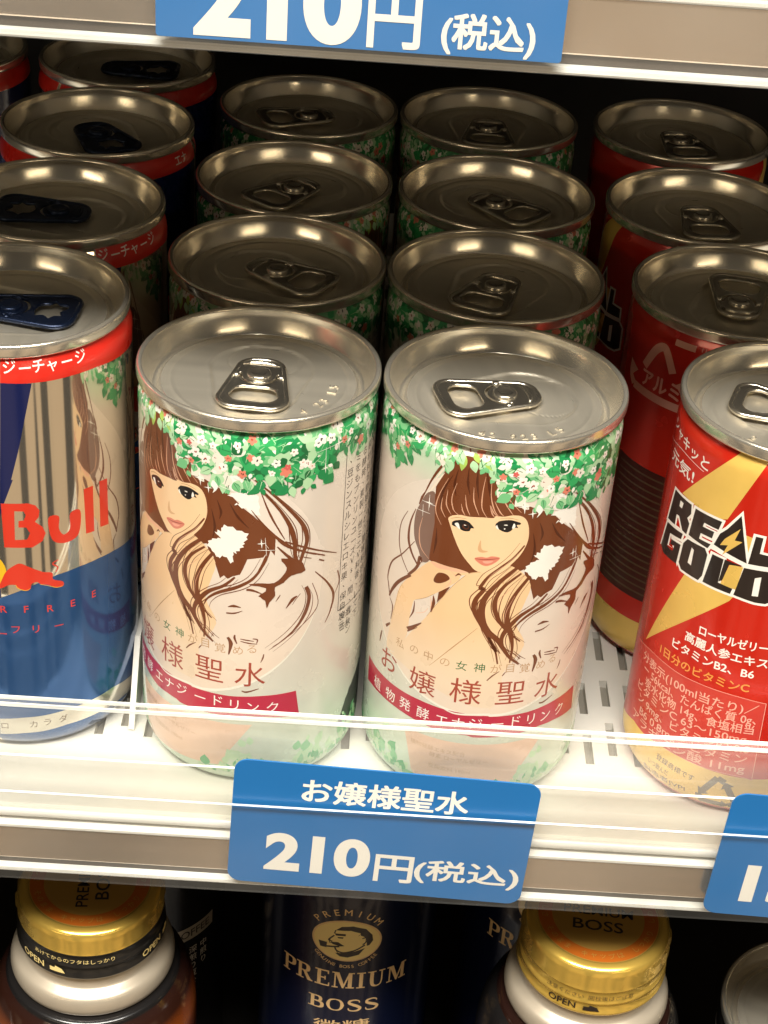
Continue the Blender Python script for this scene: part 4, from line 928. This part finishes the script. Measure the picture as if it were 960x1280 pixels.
blue = [(-.0653, .0481, 0, -5, None, 'silver and blue can with red bull lettering, front of the left column'),
 (-.0644, .1010, .4, 180, None, 'blue tabbed can with red collar directly behind the front silver and blue can'),
 (-.0634, .1548, 1.5, -60, None, 'blue tabbed can third in the left column, its tab pointing away from the others'),
 (-.0632, .2087, 2.4, 0, None, 'dark blue tabbed can half hidden by the upper shelf, rearmost of its column'),
 (-.1193, .2087, 2.4, 20, None, 'dark can with red collar at the far left, cut by the picture edge')]
for x, y, r, t, code, lab in blue: can('blue', 'blue_tabbed_can', lab, BGp, x, y, r, D(t), code)

# ------------------------------------------------------------------ shelves
def struct(o): o['kind'] = 'structure'; return o
X0, X1, YB = -.42, .46, .36
def rail(mb, z, cx0, cx1):
    """front edge below a shelf whose top is at z: lip, price rail face, dark groove, foot"""
    prof = [(.0060, z - .0002), (.0030, z - .0006), (.0018, z - .0016), (.0012, z - .0026)]
def make_shelf(z, name, label, slots, deck='shelfwhite'):
    t = thing(name, label, 'shelf', (0, .0, z))
    mb = MB()
    y0 = .0045
    mb.box(X0, X1, y0, YB, -.016, -.0022, 'undershelf')
    # white slotted deck
    if slots:
        xs = [X0]; px = .0060; k0 = int((-.10) / px); cuts = [(.0007 + i * px, .0007 + i * px + .0021) for i in range(k0, 30)]
        ys = [.0305 + .0180 * j for j in range(14)]
        def strip(xa, xb, ya, yb): mb.box(xa, xb, ya, yb, -.0022, 0, 'shelfwhite')
        strip(X0, X1, y0, .0300)
        prev = X0
        for i, (a, b) in enumerate(cuts):
            strip(prev, a, .0300, YB); prev = b
            yy = .0300; off = .0035 if i % 2 else 0
            for j in range(16):
                s0 = .0300 + off + j * .0190; s1 = s0 + (.0125 if (i + j) % 3 else .0105)
                if s0 > yy: strip(a, b, yy, s0)
                yy = s1
            strip(a, b, yy, YB)
        strip(prev, X1, .0300, YB)
    else: mb.box(X0, X1, y0, YB, -.0022, 0, deck)
    mb.build('deck', t, True)
    return t
def rail_parts(t, foot=-.0170, guard=None):
    # folded lip with its lamp reflection painted white, price rail face and its dark groove
    def prism(name, prof, mat, smooth=True):
        mb = MB(); n = len(prof); V = [(X0, y, z) for y, z in prof] + [(X1, y, z) for y, z in prof]
        mb.add(V, [(i, i + n, i + n + 1, i + 1) for i in range(n - 1)], mat); o = mb.build(name, t, not smooth); return o
    lip = [(.0046, .0001), (.0036, .0003), (.0026, .0001), (.0020, -.0006), (.0020, -.0014), (.0024, -.0020), (.0040, -.0022)]
    prism('lip', lip, 'railshine')
    mb = MB(); mb.box(X0, X1, .0038, .0046, -.0036, -.0021, 'railgrey'); mb.build('recess', t, True)
    mb = MB(); mb.box(X0, X1, .0009, .0045, -.0044, -.0034, 'railshine'); o = mb.build('bead', t, True); bevel_obj(o, .0004, 2)  # white bar painted as the highlight along the rail's top edge
    mb = MB(); mb.box(X0, X1, .0014, .0044, foot + .0026, -.0045, 'railmetal'); o = mb.build('price_rail', t, True); bevel_obj(o, .0004, 2)
    mb = MB(); mb.box(X0, X1, .0020, .0060, foot + .0009, foot + .0025, 'raildark'); mb.build('groove', t, True)
    mb = MB(); mb.box(X0, X1, .0002, .0062, foot - .0006, foot + .0008, 'clearedge'); o = mb.build('rail_foot', t, True); bevel_obj(o, .0005, 2)

mid = make_shelf(0, 'display_shelf', 'white slotted shelf holding the front row of drink cans', True); rail_parts(mid)
top = make_shelf(.1975, 'display_shelf', 'shelf above the cans, cut by the top picture edge', False); rail_parts(top)
lowr = make_shelf(-.19, 'display_shelf', 'lower shelf holding the coffee bottles, shade painted into its deck', False, 'dark'); rail_parts(lowr)  # deck colour darkened to stand in for the shade on it
for s in (mid, top, lowr): s['group'] = 'display shelves'
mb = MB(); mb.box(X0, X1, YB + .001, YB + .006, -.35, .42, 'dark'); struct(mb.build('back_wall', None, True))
for xx in (X0 - .006, X1 + .001):  # unseen walls, added to keep side light off the back rows
    mb = MB(); mb.box(xx, xx + .005, -.0, YB, -.35, .42, 'dark'); struct(mb.build('added_side_wall', None, True))

# clear front guard and clear price holder
def clear_sheet(name, parent, x0, x1, y0, y1, z0, z1, edge=True, mat='clearfilm'):
    mb = MB(); mb.box(x0, x1, y0, y1, z0, z1, mat, 'clearedge' if edge else None); o = mb.build(name, parent, True); return o
g = thing('plastic_guard', 'clear plastic guard strip standing along the front edge of the can shelf', 'guard', (0, 0, 0))
clear_sheet('panel', g, X0, X1, .0024, .0046, .0008, .0312, False, 'clearplastic')
for ya in (.0020, .0044):
    mb = MB(); mb.box(X0, X1, ya, ya + .0005, .0308, .0316, 'clearedge'); mb.build('edge_bead', g, True)
h = thing('price_holder', 'clear plastic price card holder along the can shelf', 'holder', (0, 0, 0), 0, 'price card holders')
clear_sheet('back_sheet', h, X0, X1, -.0004, .0003, -.0165, .0188)
clear_sheet('front_sheet', h, X0, X1, -.0030, -.0024, -.0165, .0103)
h2 = thing('price_holder', 'clear plastic price card holder on the upper shelf edge', 'holder', (0, 0, .1975), 0, 'price card holders')
clear_sheet('front_sheet', h2, X0, X1, -.0030, -.0024, -.0165, .0103); clear_sheet('back_sheet', h2, X0, X1, -.0004, .0003, -.0165, .0188)
# lane divider between the blue tabbed cans and the flowered cans
mb = MB(); V = [(-.0392, .0318, .0005), (-.0378, .0318, .0005), (-.0392, .045, .019), (-.0378, .045, .019), (-.0392, .33, .019), (-.0378, .33, .019), (-.0392, .33, .0005), (-.0378, .33, .0005)]
mb.add(V, [(0, 1, 3, 2), (2, 3, 5, 4), (4, 5, 7, 6), (0, 2, 4, 6), (1, 7, 5, 3)], 'shelfwhite'); d = mb.build('lane_divider', None, True); tag(d, 'thin white divider fin between the silver can and the flowered can', 'divider')

# price cards
def card(label, x, z, w, hgt, rot, rad, texts, y=-.0013):
    t = thing('price_card', label, 'price card', (x, y, z), 0, 'blue price cards'); t.rotation_euler = (0, rot, 0)
    L = [(a * MM, b * MM) for a, b in rrect(-w / 2, w / 2, hgt / 2, hgt / 2, rad, rad)]
    v, f = curve_mesh([[(a / MM, b / MM) for a, b in L]], '2D', .15, .04)
    mb = MB(); mb.add([(a * MM, -c_ * MM, b * MM) for a, b, c_ in v], f, 'cardblue'); mb.build('sheet', t, True)
    mb = MB()
    for s, cx, cz, em, wd, bold in texts:
        cjk = any(ord(q) > 255 for q in s)
        vv, ff, bb = text_mesh(s, 0 if cjk else bold); sx = wd / (bb[1] - bb[0]) ; mx, my = (bb[0] + bb[1]) / 2, (bb[2] + bb[3]) / 2; b = bold * em * .9
        for k, (dx, dz) in enumerate(((-b, -b), (b, b), (b, -b), (-b, b), (0, b), (0, -b), (-b, 0), (b, 0)) if cjk else ((0, 0),)):
            mb.add([((cx + dx + (p[0] - mx) * sx) * MM, -.00026 - k * .000002, (cz + dz + (p[1] - my) * em) * MM) for p in vv], ff, 'cardwhite')
    mb.build('lettering', t, True); return t
card('blue price card reading 210 yen under the two flowered cans', .0231, .00295, 68.3, 37.2, D(2.05), 3.2,
     [('お嬢様聖水', -.1, 11.2, 7.3, 37.2, .022), ('210', -13.9, -8.3, 15.2, 24.2, .04), ('円', 3.9, -10.6, 9.6, 8.6, .02), ('(税込)', 20.8, -10.5, 6.9, 24.0, .021)])
card('blue price card reading 210 yen on the upper shelf edge, cut by the picture top', .0080, .2005, 68.4, 36.0, 0, .6,
     [('210', -13.9, -10.6, 17.6, 28.0, .045), ('円', 5.7, -12.6, 11.0, 8.6, .02), ('(税込)', 21.6, -14.2, 6.4, 15.6, .022)])
card('blue price card under the red and gold can, its right side out of view', .1340, .0018, 68.3, 37.2, D(2.0), 3.2,
     [('150', -14.4, -8.3, 15.2, 24.2, .04), ('円', 4.0, -10.4, 10.2, 9.0, .014), ('(税込)', 20.8, -10.5, 7.6, 24.6, .022)])

# ------------------------------------------------------------------ lower shelf: coffee bottles
def bottle(label, x, y, ztop, skirt, shoulder, body, cap_rot, zb=-.19, tags=()):
    t = thing('coffee_bottle', label, 'bottle', (x, y, zb), 0, 'coffee bottles with gold screw caps')
    Ht = (ztop - zb) / MM
    mb = MB(); mb.lathe([(r * MM, (Ht + z) * MM) for r, z in smooth_prof([(0, -Ht + 1), (22, -Ht + .6), (25, -Ht), (27.5, -Ht + 2.5), (27.8, -Ht + 6), (27.8, -62), (27.8, -48), (27.5, -42), (26.6, -36.5), (25.2, -32.6), (23.4, -30.2)], 4)], body, 96); mb.build('body', t)
    mb = MB(); mb.lathe([(r * MM, (Ht + z) * MM) for r, z in smooth_prof([(23.4, -30.2), (22.9, -29.3), (22.0, -28.8), (20.2, -28.4)], 3)], shoulder, 96)
    mb.lathe([(r * MM, (Ht + z) * MM) for r, z in smooth_prof([(20.6, -28.2), (21.5, -27.2), (21.9, -25.6), (21.6, -23.4), (20.8, -22.0), (19.2, -21.0), (18.2, -20.2), (17.9, -18.5), (17.9, -15)], 4)], 'neckwhite', 96); mb.build('neck', t)
    cap = MB(); seg = 120; prof = smooth_prof([(19.5, -15.6), (19.7, -14.9), (19.3, -13.8), (19.2, -12.4), (19.5, -11.6), (19.3, -10.8), (19.0, -10.0), (19.0, -8.2), (19.2, -7.6), (19.1, -6.6), (19.0, -3.0), (18.9, -2.0), (18.5, -.9), (17.6, -.25), (16.6, .0), (15.8, -.25)], 3)
    n = len(prof); V = []; N = []
    for i, (r, z) in enumerate(prof):
        a, b = prof[max(0, i - 1)], prof[min(n - 1, i + 1)]; tz = Vector((b[0] - a[0], b[1] - a[1])).normalized()
        for j in range(seg):
            th = 2 * pi * j / seg; kn = .16 + .34 * (1 if (j // 3) % 2 else -1) if -6.2 < z < -2.6 else 0
            V.append(((r + kn) * math.sin(th) * MM, -(r + kn) * math.cos(th) * MM, z * MM)); N.append((tz.y * math.sin(th), -tz.y * math.cos(th), -tz.x))
    for i in range(n - 1):
        m = skirt if prof[i][1] < -7.4 else 'capgold'
        cap.add([], [], m); k = cap.mi(m)
    o = len(cap.v); cap.v += V; cap.n += N
    for i in range(n - 1):
        k = cap.mi(skirt if prof[i][1] < -7.4 else 'capgold')
        for j in range(seg): cap.f.append((o + i * seg + j, o + i * seg + (j + 1) % seg, o + (i + 1) * seg + (j + 1) % seg, o + (i + 1) * seg + j)); cap.m.append(k)
    # printed disc: gold field, orange ring, lettering
    def ring(r0, r1, z, m):
        a = [(r0 * math.sin(2 * pi * j / 72), -r0 * math.cos(2 * pi * j / 72)) for j in range(72)]; b = [(r1 * math.sin(2 * pi * j / 72), -r1 * math.cos(2 * pi * j / 72)) for j in range(72)]
        cap.add([(p[0] * MM, p[1] * MM, z * MM) for p in a + b], [(j, (j + 1) % 72, 72 + (j + 1) % 72, 72 + j) for j in range(72)], m, [(0, 0, 1)] * 144)
    ring(15.9, 0.01, -.25, 'captan'); ring(15.6, 12.0, -.23, 'caporange')
    def flat_text(s, cx, cy, em, a, m='ink', bold=.01, wd=None):
        v, f, bb = text_mesh(s, bold); mx, my = (bb[0] + bb[1]) / 2, (bb[2] + bb[3]) / 2; sx = wd / (bb[1] - bb[0]) if wd else em; ca, sa = math.cos(a), math.sin(a)
        P = [((cx + (p[0] - mx) * sx * ca - (p[1] - my) * em * sa) * MM, (cy + (p[0] - mx) * sx * sa + (p[1] - my) * em * ca) * MM, -.0002) for p in v]; cap.add(P, f, m, [(0, 0, 1)] * len(P))
    ca, sa = math.cos(cap_rot), math.sin(cap_rot)
    for s, yy, em, wd in (('PREMIUM', 1.6, 4.4, 18), ('BOSS', -3.4, 5, 13)): flat_text(s, -yy * sa, yy * ca, em, cap_rot, wd=wd)
    w_ = 'おいしさ そのまま キャップは しっかり しめて'
    for i, ch in enumerate(w_):
        if ch != ' ':
            a = -pi / 2 + (i - len(w_) / 2) * .17; flat_text(ch, 13.8 * math.cos(a), 13.8 * math.sin(a), 2.0, a + pi / 2, 'captan', 0)
    c_ = cap.build('cap', t); c_.location = (0, 0, Ht * MM)
    # lettering round the skirt
    sk = Print(19.35); light = 'palegold' if skirt == 'capblack' else 'ink'
    for s, a, em, bold in tags: sk.text(1, light, s, (math.radians(a) * 19.35, -13.0 if s.startswith('OPEN') else -9.1), em, 0, bold)
    for s, a, em, bold in tags:
        if s == 'OPEN': q = math.radians(a) * 19.35 + 5.6; sk.poly(1, light, [[(q, -14), (q + 4.2, -14), (q + 3.4, -12.6), (q + 1.6, -11.9), (q + 1.4, -12.6), (q, -12.6)]])
    if sk.it:
        mb = MB(); sk.lay(mb, lambda v: 19.72, [], 2 * pi * 19.35 / 90, lift=.03); l_ = mb.build('cap_lettering', c_)
    return t
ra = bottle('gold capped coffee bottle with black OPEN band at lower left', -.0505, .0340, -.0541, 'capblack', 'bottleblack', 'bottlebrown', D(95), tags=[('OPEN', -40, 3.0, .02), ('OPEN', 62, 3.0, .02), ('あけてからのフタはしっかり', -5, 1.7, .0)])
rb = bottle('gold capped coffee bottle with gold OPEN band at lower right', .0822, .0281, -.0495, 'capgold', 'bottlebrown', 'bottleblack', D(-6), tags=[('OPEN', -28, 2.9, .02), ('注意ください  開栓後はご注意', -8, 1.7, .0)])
def tall_bottle(label, x, y, rot, mat, up=0):
    t = thing('coffee_bottle', label, 'bottle', (x, y, -.19), rot, 'coffee bottles with gold screw caps')
    prof = [(0, 1), (22, .6), (24, 0), (25.8, 2), (26, 5), (26, 96 + up), (25.7, 100 + up), (24.6, 104 + up), (22.5, 108 + up), (20, 112 + up), (18.4, 116 + up), (18, 120 + up)]
    mb = MB(); mb.lathe([(r * MM, z * MM) for r, z in prof], mat, SEG)
    pr = Print(26); draw(pr, [shift(i) for i in BOSS]); emblem(pr, EMB)
    pr.poly(1, 'neckwhite', [[(40, 65), (58, 65), (58, 70.5), (40, 70.5)]]); pr.text(2, 'ink', 'COFFEE', (49, 67.7), 4.2, 0, .012)
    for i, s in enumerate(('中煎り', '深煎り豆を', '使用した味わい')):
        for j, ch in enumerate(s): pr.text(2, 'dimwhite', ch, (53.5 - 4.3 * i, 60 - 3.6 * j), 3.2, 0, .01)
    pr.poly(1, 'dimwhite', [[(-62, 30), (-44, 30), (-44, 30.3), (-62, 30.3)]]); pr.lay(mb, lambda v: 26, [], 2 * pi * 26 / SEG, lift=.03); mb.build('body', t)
    mb = MB(); mb.lathe([(r * MM, z * MM) for r, z in smooth_prof([(18.9, 119), (19.1, 121), (19.0, 131), (18.4, 133.4), (17, 134), (0, 134)], 3)], 'capgold', 80); mb.build('cap', t).location = (0, 0, up * MM)
    return t
DZ = 19000
EMB = (-0.45, 104.70)
def emblem(pr, c):
    """gentleman's head in profile with moustache and pipe"""
    o = lambda L: [(c[0] + x * 1.08, c[1] + .2 + y * 1.0) for x, y in L]
    for L in ([(-3.0, 3.8), (-1.5, 5.4), (1.5, 5.9), (4.8, 4.8), (6.6, 2.2), (6.9, 0), (6.0, -1.8), (5.3, -2.0), (5.2, .9), (4.2, 1.9), (3.6, 2.2), (3.4, 3.2), (1, 4.1), (-1.5, 3.9)], [(-3.2, 2.5), (-.4, 2.7), (-.3, 1.9), (-2.9, 1.7)], [(-2.5, 1.25), (-.9, 1.35), (-1.0, .75), (-2.2, .75)],
              [(-4.2, -1.1), (-2.2, -.8), (-.5, -2.1), (-1.6, -2.4), (-3.6, -1.9)], [(-7.4, -1.5), (-5.1, -1.5), (-5.2, -3.7), (-6.9, -3.7)], [(-2.8, -5.2), (-.5, -5.0), (2.5, -4.0), (4.9, -2.8), (3.4, -5.4), (.5, -6.6), (-1.5, -6.4)]):
        pr.poly(5, 'ink', [o(L)])
    for L, w in (([(-3.3, 1.7), (-4.7, -.4), (-3.7, -.8)], .45), ([(-1.8, -2.5), (-5.3, -3.2)], .6), ([(-3.0, -2.9), (-2.4, -4.2), (-.6, -4.8), (2.4, -3.6), (4.8, -1.6)], .5), ([(4.0, 1.0), (5.0, 1.2), (5.2, -.2), (4.2, -1.4)], .4), ([(-3.0, 3.8), (-3.3, 2.4)], .35)):
        pr.stroke(5, 'ink', o(L), [w, w, w])
def shift(i):
    i = list(i)
    for k in range(3, len(i)):
        if isinstance(i[k], tuple) and len(i[k]) == 2 and not (i[0] == 's' and k == 4) and all(isinstance(a, (int, float)) for a in i[k]): i[k] = (i[k][0], i[k][1] + DZ)
        elif isinstance(i[k], list): i[k] = [((p[0], p[1] + DZ) if isinstance(p, tuple) else [(q[0], q[1] + DZ) for q in p]) for p in i[k]]
    return tuple(i)
tall_bottle('navy coffee bottle whose label shows a moustached pipe smoker emblem', .0184, .0730, 0, 'bottlenavy', 21)
tall_bottle('shadowed coffee bottle showing small vertical print behind the black banded bottle', -.0470, .1000, -1.12, 'bottleblack')
tall_bottle('shadowed navy coffee bottle behind the one with gold OPEN band', .0800, .0880, -.12, 'bottlenavy')
lc = can('dark', 'silver_lidded_can', 'can at the lower right corner, only its grey lid showing', None, .1494, .0365, 1.0, D(60), ('2916', -40), -.19)
